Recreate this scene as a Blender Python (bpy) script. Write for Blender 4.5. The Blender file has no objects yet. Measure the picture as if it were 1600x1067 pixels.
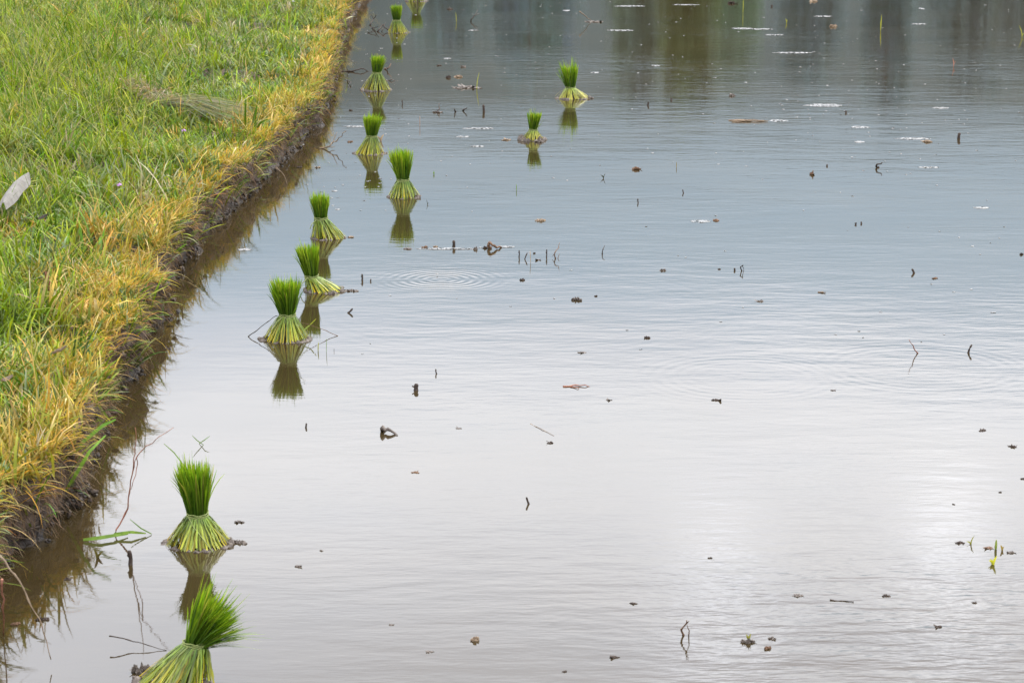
import bpy, bmesh, math, random
import numpy as np
from mathutils import Vector, Matrix, noise
R = math.radians
S = bpy.context.scene
COL = S.collection
rng = np.random.default_rng(11)
random.seed(5)

# ------------------------------------------------------------ camera
F = 3800.0                      # focal length in photo pixels (1600 wide)
CAMH = 2.2
PITCH = math.atan(848 / F)
cd = bpy.data.cameras.new('camera'); cam = bpy.data.objects.new('camera', cd); COL.objects.link(cam)
cd.sensor_width = 36; cd.lens = F / 1600 * 36
cd.clip_start = .05; cd.clip_end = 5000
cd.dof.use_dof = True; cd.dof.focus_distance = 11.5; cd.dof.aperture_fstop = 18
cam.location = (0, 0, CAMH); cam.rotation_euler = (R(90) - PITCH, 0, 0)
S.camera = cam
cp, sp = math.cos(PITCH), math.sin(PITCH)

def ray(px, py):
    x = (px - 800) / F; y = (533.5 - py) / F
    return Vector((x, cp + y * sp, -sp + y * cp))
def at(px, py, z=0.0):
    d = ray(px, py); t = (CAMH - z) / -d.z
    return Vector((d.x * t, d.y * t, z))
def ppm(p):                      # photo pixels per metre at a world point
    return F / (p.y * cp + (CAMH - p.z) * sp)
def atY(px, py, Y):              # the point on the pixel's ray at depth Y
    d = ray(px, py); t = Y / d.y
    return Vector((d.x * t, Y, CAMH + d.z * t))

# ------------------------------------------------------------ world
SUN_EL, SUN_AZ = R(52), R(35)
S.view_settings.view_transform = 'Standard'; S.view_settings.look = 'None'
S.view_settings.gamma = 1; S.view_settings.exposure = 1.0
W = bpy.data.worlds.new('World'); S.world = W; W.use_nodes = True
nt = W.node_tree; nt.nodes.clear()
def N(t, kind, **kw):
    n = t.nodes.new(kind)
    for k, v in kw.items():
        if k.startswith('i_'):
            n.inputs[k[2:].replace('_', ' ')].default_value = v
        else: setattr(n, k, v)
    return n
def M_(t, op, a, b=None, c=None):
    n = t.nodes.new('ShaderNodeMath'); n.operation = op
    for i, v in enumerate((a, b, c)):
        if v is None: continue
        if isinstance(v, (int, float)): n.inputs[i].default_value = v
        else: t.links.new(v, n.inputs[i])
    return n.outputs[0]
def ramp(t, fac, stops, interp='LINEAR'):
    n = t.nodes.new('ShaderNodeValToRGB'); cr = n.color_ramp; cr.interpolation = interp
    while len(cr.elements) > 1: cr.elements.remove(cr.elements[-1])
    cr.elements[0].position = stops[0][0]; cr.elements[0].color = (*stops[0][1], 1)
    for p, c in stops[1:]:
        e = cr.elements.new(p); e.color = (*c, 1)
    if fac is not None: t.links.new(fac, n.inputs[0])
    return n.outputs[0]
def mixc(t, fac, a, b, mode='MIX'):
    n = t.nodes.new('ShaderNodeMix'); n.data_type = 'RGBA'; n.blend_type = mode
    for i, v in ((0, fac), (6, a), (7, b)):
        if isinstance(v, (int, float)): n.inputs[i].default_value = v
        elif isinstance(v, tuple): n.inputs[i].default_value = (*v, 1)
        else: t.links.new(v, n.inputs[i])
    return n.outputs[2]

sky = N(nt, 'ShaderNodeTexSky', sky_type='NISHITA', sun_disc=False)
sky.sun_elevation = SUN_EL; sky.sun_rotation = SUN_AZ; sky.air_density = 1.5; sky.dust_density = 3
tc = N(nt, 'ShaderNodeTexCoord')
sep = N(nt, 'ShaderNodeSeparateXYZ'); nt.links.new(tc.outputs['Generated'], sep.inputs[0])
mp = N(nt, 'ShaderNodeMapping'); mp.inputs['Scale'].default_value = (2.2, 2.2, 9.0)
nt.links.new(tc.outputs['Generated'], mp.inputs[0])
nz = N(nt, 'ShaderNodeTexNoise', i_Scale=2.4, i_Detail=5.0, i_Roughness=.55); nt.links.new(mp.outputs[0], nz.inputs['Vector'])
el = M_(nt, 'ADD', sep.outputs[2], M_(nt, 'MULTIPLY', M_(nt, 'SUBTRACT', nz.outputs[0], .5), .03))
CL = [(0.0, (.17, .225, .27)), (.10, (.21, .28, .34)), (.135, (.28, .365, .45)), (.175, (.43, .57, .71)), (.198, (.63, .78, .95)),
      (.215, (1.0, 1.08, 1.23)), (.24, (1.52, 1.57, 1.68)), (.27, (1.78, 1.82, 1.93)), (.305, (1.76, 1.81, 1.95)), (.345, (1.74, 1.81, 2.0)),
      (.42, (1.4, 1.4, 1.54)), (.6, (1.28, 1.28, 1.38)), (1.0, (1.25, 1.25, 1.34))]
CLS = 2.5
cl = ramp(nt, el, [(p, tuple(v / CLS for v in c)) for p, c in CL])
# bright thin spots in the cloud sheet, towards the sun
def spot(px, py, sx, sz, amt):
    d = ray(px, py).normalized(); d.z = -d.z
    v1 = N(nt, 'ShaderNodeVectorMath', operation='SUBTRACT'); nt.links.new(tc.outputs['Generated'], v1.inputs[0]); v1.inputs[1].default_value = d
    v2 = N(nt, 'ShaderNodeVectorMath', operation='MULTIPLY'); nt.links.new(v1.outputs[0], v2.inputs[0]); v2.inputs[1].default_value = (1 / sx, 1 / sx, 1 / sz)
    v3 = N(nt, 'ShaderNodeVectorMath', operation='LENGTH'); nt.links.new(v2.outputs[0], v3.inputs[0])
    r2 = M_(nt, 'MULTIPLY', v3.outputs['Value'], v3.outputs['Value'])
    return M_(nt, 'MULTIPLY', M_(nt, 'EXPONENT', M_(nt, 'MULTIPLY', r2, -1.0)), amt)
sp1 = spot(1120, 950, .022, .030, .42); sp2 = spot(1480, 900, .020, .030, .42)
sp3 = spot(700, 1080, .10, .03, -.12)
bright = M_(nt, 'ADD', M_(nt, 'ADD', sp1, sp2), sp3)
nz2 = N(nt, 'ShaderNodeTexNoise', i_Scale=5.0, i_Detail=4.0, i_Roughness=.5); nt.links.new(mp.outputs[0], nz2.inputs['Vector'])
mul = M_(nt, 'ADD', M_(nt, 'MULTIPLY', nz2.outputs[0], .22), M_(nt, 'ADD', bright, .89))
sc_ = N(nt, 'ShaderNodeVectorMath', operation='SCALE'); nt.links.new(cl, sc_.inputs[0]); nt.links.new(M_(nt, 'MULTIPLY', mul, CLS * 10), sc_.inputs['Scale'])
skm = mixc(nt, .93, sky.outputs[0], sc_.outputs[0])
bg = N(nt, 'ShaderNodeBackground'); bg.inputs['Strength'].default_value = .1
nt.links.new(skm, bg.inputs[0]); wo = N(nt, 'ShaderNodeOutputWorld'); nt.links.new(bg.outputs[0], wo.inputs[0])
sl = bpy.data.lights.new('sun', 'SUN'); so = bpy.data.objects.new('sun', sl); COL.objects.link(so)
sl.energy = 1.5; sl.angle = R(9); sl.color = (1, .95, .87)
so.rotation_euler = (R(90) - SUN_EL, 0, R(180) - SUN_AZ)

# ------------------------------------------------------------ helpers
def tag(o, label=None, cat=None, group=None, kind=None):
    if label: o['label'] = label
    if cat: o['category'] = cat
    if group: o['group'] = group
    if kind: o['kind'] = kind
    return o
def link(name, me, mat, parent=None):
    o = bpy.data.objects.new(name, me); COL.objects.link(o)
    if mat is not None: me.materials.append(mat)
    if parent is not None: o.parent = parent
    return o
def empty(name, loc):
    o = bpy.data.objects.new(name, None); COL.objects.link(o); o.location = loc; o.empty_display_size = .05
    return o
def npmesh(name, verts, faces4, cols=None, smooth=True):
    """verts (n,3), faces4 (m,4) quads; cols (n,3)"""
    me = bpy.data.meshes.new(name)
    me.vertices.add(len(verts)); me.vertices.foreach_set('co', np.asarray(verts, np.float32).ravel())
    m, k = faces4.shape
    me.loops.add(m * k); me.loops.foreach_set('vertex_index', np.asarray(faces4, np.int32).ravel())
    me.polygons.add(m)
    me.polygons.foreach_set('loop_start', np.arange(0, m * k, k, dtype=np.int32))
    me.polygons.foreach_set('loop_total', np.full(m, k, dtype=np.int32))
    if smooth: me.polygons.foreach_set('use_smooth', np.ones(m, dtype=bool))
    me.update(calc_edges=True)
    if cols is not None:
        a = me.color_attributes.new('tint', 'FLOAT_COLOR', 'POINT')
        c4 = np.ones((len(verts), 4), np.float32); c4[:, :3] = cols
        a.data.foreach_set('color', c4.ravel())
    me.validate()
    return me

def blades(base, az, lean, length, width, bend, col0, col1, segs=4, zfloor=None, twist=None, vfold=False):
    """Ribbons. base (n,3); az heading; lean initial angle from vertical; bend extra angle by the tip.
    col0 / col1: colour at foot and tip (n,3)."""
    n = len(base)
    k = segs + 1
    t = np.linspace(0, 1, k)
    ang = lean[:, None] + bend[:, None] * t[None, :]
    ds = length[:, None] / segs
    hx = np.concatenate([np.zeros((n, 1)), np.cumsum(np.sin(ang[:, :-1]) * ds, 1)], 1)
    hz = np.concatenate([np.zeros((n, 1)), np.cumsum(np.cos(ang[:, :-1]) * ds, 1)], 1)
    ca, sa = np.cos(az)[:, None], np.sin(az)[:, None]
    cx = base[:, 0:1] + hx * ca; cy = base[:, 1:2] + hx * sa; cz = base[:, 2:3] + hz
    if twist is None: twist = rng.uniform(-1.2, 1.2, n)
    wa = az[:, None] + np.pi / 2 + twist[:, None] * .5
    prof = np.interp(t, [0, .25, .7, 1], [.6, 1, .75, .06])[None, :] * width[:, None] * .5
    wx, wy = np.cos(wa) * prof, np.sin(wa) * prof
    wz = prof * np.sin(twist)[:, None] * .5
    L = np.stack([cx - wx, cy - wy, cz - wz], -1); Rr = np.stack([cx + wx, cy + wy, cz + wz], -1)
    V = np.stack([L, Rr], 2).reshape(n, k * 2, 3)
    if zfloor is not None: V[..., 2] = np.maximum(V[..., 2], zfloor)
    tt = t[None, :, None]
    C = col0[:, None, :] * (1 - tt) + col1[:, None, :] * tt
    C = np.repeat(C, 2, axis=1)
    f = np.array([[2 * i, 2 * i + 1, 2 * i + 3, 2 * i + 2] for i in range(segs)])
    Fc = (f[None] + (np.arange(n) * k * 2)[:, None, None]).reshape(-1, 4)
    return V.reshape(-1, 3), Fc, C.reshape(-1, 3)
def merge(parts):
    vs, fs, cs, off = [], [], [], 0
    for v, f, c in parts:
        vs.append(v); fs.append(f + off); cs.append(c); off += len(v)
    return np.concatenate(vs), np.concatenate(fs), np.concatenate(cs)
def palette(n, cols, var=.15):
    cols = np.array(cols); c = cols[rng.integers(0, len(cols), n)]
    return np.clip(c * (1 + rng.normal(0, var, (n, 1))) * (1 + rng.normal(0, .05, (n, 3))), .005, .9)
def rib(points, widths, col0, col1, up=Vector((0, 0, 1)), side=None):
    """one ribbon along points -> (verts, faces, cols)"""
    k = len(points); V = []
    for i, p in enumerate(points):
        d = (points[min(i + 1, k - 1)] - points[max(i - 1, 0)]).normalized()
        s = side if side is not None else d.cross(Vector((0.1, -1, .25)).normalized())
        s = s.normalized() * widths[i] * .5
        V += [p - s, p + s]
    f = np.array([[2 * i, 2 * i + 1, 2 * i + 3, 2 * i + 2] for i in range(k - 1)])
    t = np.repeat(np.linspace(0, 1, k), 2)[:, None]
    return np.array([tuple(v) for v in V]), f, np.array(col0)[None] * (1 - t) + np.array(col1)[None] * t
def tube(points, radii, seg=6):
    """closed-end tube -> (verts, quads)"""
    V, Q = [], []
    k = len(points)
    ref = Vector((.3, .2, .9)).normalized()
    for i, p in enumerate(points):
        d = (points[min(i + 1, k - 1)] - points[max(i - 1, 0)]).normalized()
        a = d.cross(ref)
        if a.length < .1: a = d.cross(Vector((1, 0, 0)))
        a.normalize(); b = d.cross(a)
        for j in range(seg):
            th = 2 * math.pi * j / seg
            V.append(tuple(p + (a * math.cos(th) + b * math.sin(th)) * radii[i]))
    for i in range(k - 1):
        for j in range(seg):
            Q.append([i * seg + j, i * seg + (j + 1) % seg, (i + 1) * seg + (j + 1) % seg, (i + 1) * seg + j])
    c = len(V); V.append(tuple(points[0])); V.append(tuple(points[-1]))
    for j in range(0, seg, 2):
        Q.append([c, (j + 2) % seg, (j + 1) % seg, j])
        e = (k - 1) * seg
        Q.append([c + 1, e + j, e + (j + 1) % seg, e + (j + 2) % seg])
    return V, Q
def tubes(name, lst):
    V, Q, o = [], [], 0
    for v, q in lst:
        V += v; Q += [[x + o for x in f] for f in q]; o += len(v)
    return npmesh(name, np.array(V), np.array(Q))
def wob(pts, amp, seed=0):
    return [p + Vector((noise.noise(p * 31 + Vector((seed, 0, 0))), noise.noise(p * 31 + Vector((0, seed, 7))), noise.noise(p * 31 + Vector((3, 0, seed))))) * amp for p in pts]
def lump_bm(bm, c, rx, ry, rz, seed, rough=.35, sub=3):
    ret = bmesh.ops.create_icosphere(bm, subdivisions=sub, radius=1)
    for v in ret['verts']:
        p = v.co.copy()
        n1 = noise.noise(p * 1.6 + Vector((seed * 7.1, 0, 0))) + .6 * noise.noise(p * 3.7 + Vector((0, seed * 3.3, 0))) + .35 * noise.noise(p * 8 + Vector((seed, seed, 0)))
        k = 1 + rough * n1
        v.co = Vector((c[0] + p.x * rx * k, c[1] + p.y * ry * k, c[2] + p.z * rz * k))
def lump(name, parts, mat, parent=None, rough=.45, sub=3):
    bm = bmesh.new()
    for (c, rx, ry, rz, seed) in parts: lump_bm(bm, c, rx, ry, rz, seed, rough, sub)
    me = bpy.data.meshes.new(name); bm.to_mesh(me); bm.free()
    return link(name, me, mat, parent)

# ------------------------------------------------------------ materials
def newmat(name):
    m = bpy.data.materials.new(name); m.use_nodes = True; t = m.node_tree; t.nodes.clear()
    out = N(t, 'ShaderNodeOutputMaterial'); return m, t, out
def leafmat(name, trans=.35, rough=.55, spec=.35, tint=(1, 1, 1)):
    m, t, out = newmat(name)
    a = N(t, 'ShaderNodeAttribute', attribute_name='tint')
    tcn = N(t, 'ShaderNodeTexCoord')
    n = N(t, 'ShaderNodeTexNoise', i_Scale=60.0, i_Detail=3.0); t.links.new(tcn.outputs['Object'], n.inputs['Vector'])
    c = mixc(t, 1.0, a.outputs['Color'], ramp(t, n.outputs[0], [(.3, (.78, .78, .8)), (.7, (1.15, 1.12, 1.05))]), 'MULTIPLY')
    c = mixc(t, 1.0, c, tint, 'MULTIPLY')
    p = N(t, 'ShaderNodeBsdfPrincipled', i_Roughness=rough); p.inputs['Specular IOR Level'].default_value = spec
    t.links.new(c, p.inputs['Base Color'])
    tr = N(t, 'ShaderNodeBsdfTranslucent'); c2 = mixc(t, 1.0, c, (1.25, 1.2, .6), 'MULTIPLY'); t.links.new(c2, tr.inputs[0])
    mx = N(t, 'ShaderNodeMixShader'); mx.inputs[0].default_value = trans
    t.links.new(p.outputs[0], mx.inputs[1]); t.links.new(tr.outputs[0], mx.inputs[2]); t.links.new(mx.outputs[0], out.inputs[0])
    return m
def earthmat(name, stops, scale=30, bump=.004, rough=.9, wet=0.0):
    m, t, out = newmat(name)
    g = N(t, 'ShaderNodeTexCoord')
    n = N(t, 'ShaderNodeTexNoise', i_Scale=float(scale), i_Detail=8.0, i_Roughness=.65); t.links.new(g.outputs['Object'], n.inputs['Vector'])
    n2 = N(t, 'ShaderNodeTexNoise', i_Scale=float(scale * 6), i_Detail=4.0); t.links.new(g.outputs['Object'], n2.inputs['Vector'])
    p = N(t, 'ShaderNodeBsdfPrincipled', i_Roughness=rough)
    t.links.new(ramp(t, n.outputs[0], stops), p.inputs['Base Color'])
    p.inputs['Specular IOR Level'].default_value = .3 + wet
    b = N(t, 'ShaderNodeBump', i_Strength=.9, i_Distance=bump)
    t.links.new(M_(t, 'ADD', n.outputs[0], M_(t, 'MULTIPLY', n2.outputs[0], .35)), b.inputs['Height'])
    t.links.new(b.outputs[0], p.inputs['Normal']); t.links.new(p.outputs[0], out.inputs[0])
    return m
M_LEAF = leafmat('grass_leaf', .2, .5, .22)
M_DRY = leafmat('dry_grass', .42, .7, .15)
M_RICE = leafmat('rice_leaf', .45, .45, .4)
M_STEM = leafmat('rice_stem', .25, .4, .45)
M_TIE = leafmat('straw_tie', .1, .6, .3)
M_MUD = earthmat('wet_mud', [(.3, (.035, .025, .017)), (.55, (.11, .085, .065)), (.75, (.24, .2, .17))], 60, .004, .55, .3)
def banksoil():
    m, t, out = newmat('bank_soil')
    g = N(t, 'ShaderNodeNewGeometry')
    n = N(t, 'ShaderNodeTexNoise', i_Scale=18.0, i_Detail=9.0, i_Roughness=.7); t.links.new(g.outputs['Position'], n.inputs['Vector'])
    n2 = N(t, 'ShaderNodeTexNoise', i_Scale=90.0, i_Detail=4.0); t.links.new(g.outputs['Position'], n2.inputs['Vector'])
    v = N(t, 'ShaderNodeTexVoronoi', i_Scale=38.0); v.feature = 'DISTANCE_TO_EDGE'; t.links.new(g.outputs['Position'], v.inputs['Vector'])
    sx = N(t, 'ShaderNodeSeparateXYZ'); t.links.new(g.outputs['Position'], sx.inputs[0])
    w = N(t, 'ShaderNodeMapRange'); w.inputs[1].default_value = .07; w.inputs[2].default_value = .015; t.links.new(M_(t, 'ADD', sx.outputs[2], M_(t, 'MULTIPLY', M_(t, 'SUBTRACT', n.outputs[0], .5), .08)), w.inputs[0])
    dry = ramp(t, n.outputs[0], [(.3, (.02, .013, .008)), (.48, (.065, .042, .026)), (.62, (.15, .108, .078)), (.78, (.27, .215, .17))])
    wet = ramp(t, n.outputs[0], [(.35, (.012, .008, .005)), (.7, (.06, .042, .028))])
    p = N(t, 'ShaderNodeBsdfPrincipled'); t.links.new(mixc(t, w.outputs[0], dry, wet), p.inputs['Base Color'])
    rr = N(t, 'ShaderNodeMapRange'); rr.inputs[3].default_value = .85; rr.inputs[4].default_value = .3; t.links.new(w.outputs[0], rr.inputs[0]); t.links.new(rr.outputs[0], p.inputs['Roughness'])
    p.inputs['Specular IOR Level'].default_value = .35
    b = N(t, 'ShaderNodeBump', i_Strength=1.0, i_Distance=.02)
    t.links.new(M_(t, 'ADD', M_(t, 'ADD', n.outputs[0], M_(t, 'MULTIPLY', n2.outputs[0], .3)), M_(t, 'MINIMUM', M_(t, 'MULTIPLY', v.outputs['Distance'], 2.0), .25)), b.inputs['Height'])
    t.links.new(b.outputs[0], p.inputs['Normal']); t.links.new(p.outputs[0], out.inputs[0])
    return m
M_BANK = banksoil()
M_DARK = earthmat('dark_twig', [(.35, (.02, .014, .01)), (.7, (.075, .05, .035))], 80, .002, .7)
M_BROWN = earthmat('brown_twig', [(.35, (.09, .05, .028)), (.7, (.24, .14, .08))], 80, .002, .7)
M_TAN = earthmat('dry_leaf', [(.35, (.16, .11, .07)), (.7, (.36, .27, .18))], 60, .002, .75)
M_RED = earthmat('reddish_stalk', [(.35, (.2, .07, .05)), (.7, (.42, .2, .12))], 60, .002, .6)
def foammat():
    m, t, out = newmat('foam')
    g = N(t, 'ShaderNodeNewGeometry')
    n = N(t, 'ShaderNodeTexNoise', i_Scale=45.0, i_Detail=6.0, i_Roughness=.7); t.links.new(g.outputs['Position'], n.inputs['Vector'])
    p = N(t, 'ShaderNodeBsdfPrincipled', i_Roughness=.5)
    t.links.new(ramp(t, n.outputs[0], [(.35, (.13, .135, .13)), (.65, (.27, .275, .27))]), p.inputs['Base Color'])
    tr = N(t, 'ShaderNodeBsdfTransparent'); mx = N(t, 'ShaderNodeMixShader')
    t.links.new(ramp(t, n.outputs[0], [(.44, (0, 0, 0)), (.52, (1, 1, 1))]), mx.inputs[0])
    t.links.new(tr.outputs[0], mx.inputs[1]); t.links.new(p.outputs[0], mx.inputs[2]); t.links.new(mx.outputs[0], out.inputs[0])
    return m
M_FOAM = foammat()
M_FIELD = earthmat('field', [(.35, (.03, .045, .015)), (.65, (.07, .09, .03))], .5, .05)

# ------------------------------------------------------------ water
def make_water():
    m, t, out = newmat('muddy_water')
    g = N(t, 'ShaderNodeNewGeometry')
    def nse(sx, sy, detail=2.0, rough=.5, off=(0, 0, 0), rot=0):
        mpn = N(t, 'ShaderNodeMapping'); mpn.inputs['Scale'].default_value = (sx, sy, 1); mpn.inputs['Location'].default_value = off; mpn.inputs['Rotation'].default_value = (0, 0, rot)
        t.links.new(g.outputs['Position'], mpn.inputs[0])
        n = N(t, 'ShaderNodeTexNoise', i_Scale=1.0, i_Detail=detail, i_Roughness=rough); n.noise_dimensions = '3D'
        t.links.new(mpn.outputs[0], n.inputs['Vector']); return n.outputs[0]
    sx = N(t, 'ShaderNodeSeparateXYZ'); t.links.new(g.outputs['Position'], sx.inputs[0])
    fine = nse(6, 17, 3.0, .55)
    mid = nse(1.9, 5.0, 2.0, .5, (3, 1, 0), .12)
    tiny = nse(16, 60, 2.0, .5, (1, 7, 0), -.05)
    patch = nse(.35, .5, 2.0, .5, (5, 2, 0))
    pm = N(t, 'ShaderNodeMapRange'); pm.inputs[1].default_value = .35; pm.inputs[2].default_value = .65; pm.inputs[3].default_value = .35; pm.inputs[4].default_value = 1.25
    t.links.new(patch, pm.inputs[0])
    # breeze towards the lower right of the paddy, shelter beside the bank
    def mr(v, a, b, c, d):
        n = N(t, 'ShaderNodeMapRange'); n.interpolation_type = 'SMOOTHSTEP'
        n.inputs[1].default_value = a; n.inputs[2].default_value = b; n.inputs[3].default_value = c; n.inputs[4].default_value = d
        t.links.new(v, n.inputs[0]); return n.outputs[0]
    shelter = mr(sx.outputs[0], -1.5, -.2, .35, 1.0)
    breeze = M_(t, 'MULTIPLY', mr(sx.outputs[0], -.2, 1.0, 0, 1), mr(sx.outputs[1], 7.4, 6.2, 0, 1))
    amp = M_(t, 'MULTIPLY', M_(t, 'ADD', pm.outputs[0], M_(t, 'MULTIPLY', breeze, 3.0)), shelter)
    h = M_(t, 'MULTIPLY', M_(t, 'ADD', M_(t, 'MULTIPLY', fine, .0008), M_(t, 'ADD', M_(t, 'MULTIPLY', mid, .0013), M_(t, 'MULTIPLY', tiny, .00016))), amp)
    def ring(px, py, lam, r0, amp_, w):
        c = at(px, py)
        v = N(t, 'ShaderNodeVectorMath', operation='DISTANCE'); t.links.new(g.outputs['Position'], v.inputs[0]); v.inputs[1].default_value = c
        r = v.outputs['Value']
        s = M_(t, 'SINE', M_(t, 'MULTIPLY', r, 2 * math.pi / lam))
        q = M_(t, 'DIVIDE', M_(t, 'SUBTRACT', r, r0), w)
        env = M_(t, 'EXPONENT', M_(t, 'MULTIPLY', M_(t, 'MULTIPLY', q, q), -1.0))
        return M_(t, 'MULTIPLY', M_(t, 'MULTIPLY', s, env), amp_)
    for a in ((690, 437, .042, .13, .00024, .14), (1165, 590, .05, .32, .00006, .12),
              (1440, 575, .055, .36, .00008, .1), (800, 480, .07, .9, .00002, .25)):
        h = M_(t, 'ADD', h, ring(*a))
    b = N(t, 'ShaderNodeBump', i_Strength=1.0, i_Distance=1.0); t.links.new(h, b.inputs['Height'])
    mud = nse(1.2, 1.2, 5.0, .6, (8, 3, 0))
    p = N(t, 'ShaderNodeBsdfPrincipled', i_Roughness=.035); p.inputs['IOR'].default_value = 1.36
    t.links.new(ramp(t, mud, [(.3, (.028, .020, .008)), (.7, (.042, .030, .013))]), p.inputs['Base Color'])
    t.links.new(b.outputs[0], p.inputs['Normal']); t.links.new(p.outputs[0], out.inputs[0])
    me = bpy.data.meshes.new('water')
    me.from_pydata([(-60, -20, 0), (120, -20, 0), (120, 75, 0), (-60, 75, 0)], [], [(0, 1, 2, 3)])
    tag(link('water', me, m), kind='structure')
make_water()

# ground sheet to the horizon, below the paddy, and the raised field beyond it
def sheet(name, x0, x1, y0, y1, z, mat):
    me = bpy.data.meshes.new(name); me.from_pydata([(x0, y0, z), (x1, y0, z), (x1, y1, z), (x0, y1, z)], [], [(0, 1, 2, 3)])
    return tag(link(name, me, mat), kind='structure')
sheet('ground', -3000, 3000, -500, 4000, -.25, M_FIELD)
bm = bmesh.new()
bmesh.ops.create_cube(bm, size=1, matrix=Matrix.Translation((0, 75 + 400, .0)) @ Matrix.Diagonal((1600, 800, .7, 1)))
me = bpy.data.meshes.new('field'); bm.to_mesh(me); bm.free(); tag(link('field', me, M_FIELD), kind='structure')

# ------------------------------------------------------------ hill and trees beyond (seen in the water)
M_HILL = earthmat('hill_forest', [(.35, (.025, .045, .048)), (.65, (.041, .065, .067))], .05, 2.0)  # bluish forest tone, distance haze painted into the base colour
def hill():
    n = 120; V = []; Q = []
    for i in range(n + 1):
        px = -600 + 2800 * i / n
        y0 = 150 + 26 * noise.noise(Vector((px * .006, 3, 0))) + 14 * noise.noise(Vector((px * .03, 5, 0)))
        el_ = (y0 + 315) / F; X = (px - 800) / F
        for k, (f, y) in enumerate(((0, 420), (.45, 470), (.8, 520), (1, 560), (.7, 700), (0, 1000))):
            V.append((X * y * 1.02, y, f * el_ * 560 * .98 + (0 if f == 0 else 2) + 1.5 * noise.noise(Vector((px * .05, y * .03, 0)))))
    for i in range(n):
        for k in range(5): Q.append([i * 6 + k, (i + 1) * 6 + k, (i + 1) * 6 + k + 1, i * 6 + k + 1])
    tag(link('hill', npmesh('hill', np.array(V), np.array(Q)), M_HILL), kind='structure')
hill()
M_CROWN = leafmat('tree_leaf', .15, .6, .2, (.92, 1.16, 1.08))
M_BARK = earthmat('bark', [(.3, (.05, .04, .03)), (.7, (.13, .1, .08))], 3, .05)
def tree(px, ytop, Y, wpx, cols, label):
    X = (px - 800) / F * Y; H = (ytop + 315) / F * Y; hw = wpx / F * Y / 2
    root = tag(empty('tree', (X, Y, .35)), label, 'tree', 'trees beyond the paddy')
    tr = [Vector((0, 0, -.3)), Vector((.1, 0, H * .35)), Vector((-.1, 0, H * .85))]
    lst = [tube(tr, [H * .022, H * .016, H * .004], 8)]
    for k in range(7):
        a = k * 2.4; z = H * (.3 + .07 * k)
        lst.append(tube([Vector((0, 0, z)), Vector((math.cos(a) * hw * .7, math.sin(a) * hw * .7, z + H * .15))], [H * .008, H * .002], 6))
    link('trunk', tubes('trunk', lst), M_BARK, root)
    nc = 46; c = rng.normal(0, 1, (nc, 3)); c /= np.linalg.norm(c, axis=1)[:, None]; c *= rng.uniform(.35, 1, (nc, 1)) ** .5
    c *= np.array([hw * .85, hw * .85, H * .36]); c[:, 2] += H * .58
    n = 4200; k = rng.integers(0, nc, n)
    P = c[k] + rng.normal(0, 1, (n, 3)) * hw * .2
    P = P[P[:, 2] < H]; n = len(P); k = k[:n]
    u = rng.normal(0, 1, (n, 3)); u /= np.linalg.norm(u, axis=1)[:, None]; v = np.cross(u, rng.normal(0, 1, (n, 3))); v /= np.linalg.norm(v, axis=1)[:, None]
    s = rng.uniform(.12, .28, (n, 1)) * H / 11
    V = np.stack([P - u * s, P - v * s * .6, P + u * s, P + v * s * .6], 1).reshape(-1, 3)
    cc = palette(nc, cols, .2)[k]
    link('crown', npmesh('crown', V, np.arange(4 * n).reshape(-1, 4), np.repeat(cc, 4, 0), False), M_CROWN, root)
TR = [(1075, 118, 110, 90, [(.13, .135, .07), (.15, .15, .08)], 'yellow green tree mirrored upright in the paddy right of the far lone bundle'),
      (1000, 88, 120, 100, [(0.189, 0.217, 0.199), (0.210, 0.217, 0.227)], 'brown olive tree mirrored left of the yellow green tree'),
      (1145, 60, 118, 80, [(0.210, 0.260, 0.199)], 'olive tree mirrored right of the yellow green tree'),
      (1385, 170, 190, 75, [(0.168, 0.206, 0.266), (0.189, 0.217, 0.266)], 'tallest grey green tree mirrored at the right of the paddy'),  # bluish grey of the far crowns puts distance haze into the leaf colour
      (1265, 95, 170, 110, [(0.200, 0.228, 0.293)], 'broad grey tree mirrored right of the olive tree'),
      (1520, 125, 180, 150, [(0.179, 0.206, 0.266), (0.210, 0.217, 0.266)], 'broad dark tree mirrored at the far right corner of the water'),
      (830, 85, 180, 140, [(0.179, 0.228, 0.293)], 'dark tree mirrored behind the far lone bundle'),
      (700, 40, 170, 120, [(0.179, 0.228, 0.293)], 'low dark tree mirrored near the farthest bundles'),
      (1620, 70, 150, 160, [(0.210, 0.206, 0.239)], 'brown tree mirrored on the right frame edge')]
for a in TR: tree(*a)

# ------------------------------------------------------------ bank
EDGE_PX = [(-160, 1230), (-60, 960), (8, 872), (60, 832), (118, 775), (140, 700), (158, 640), (186, 592), (222, 540), (238, 475), (268, 425), (290, 395),
           (328, 352), (385, 302), (432, 256), (482, 205), (505, 165), (515, 130), (522, 95), (530, 60), (545, 30), (560, 5), (585, -40)]
EP = [at(*p) for p in EDGE_PX]
EY = np.array([p.y for p in EP] + [60.0]); EX = np.array([p.x for p in EP] + [EP[-1].x])
def n1(x, y, z=0): return noise.noise(Vector((x, y, z)))
def edge_x(y):
    return float(np.interp(y, EY, EX)) + .08 * n1(y * 2.0, 1) + .05 * n1(y * 5, 4) + .02 * n1(y * 13, 6)
def edge_h(y): return .205 + .06 * n1(y * 1.1, 9) + .04 * n1(y * 4, 2)
def top_z(x, y):
    d = max(0, edge_x(y) - .05 - x)
    return edge_h(y) + .03 * (1 - math.exp(-d * 3)) + .06 * n1(x * 1.6, y * 1.6, 5) * min(1, d * 3) + .02 * d * min(1, d) * .6 + .012 * n1(x * 9, y * 9) * min(1, d * 6)
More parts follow.
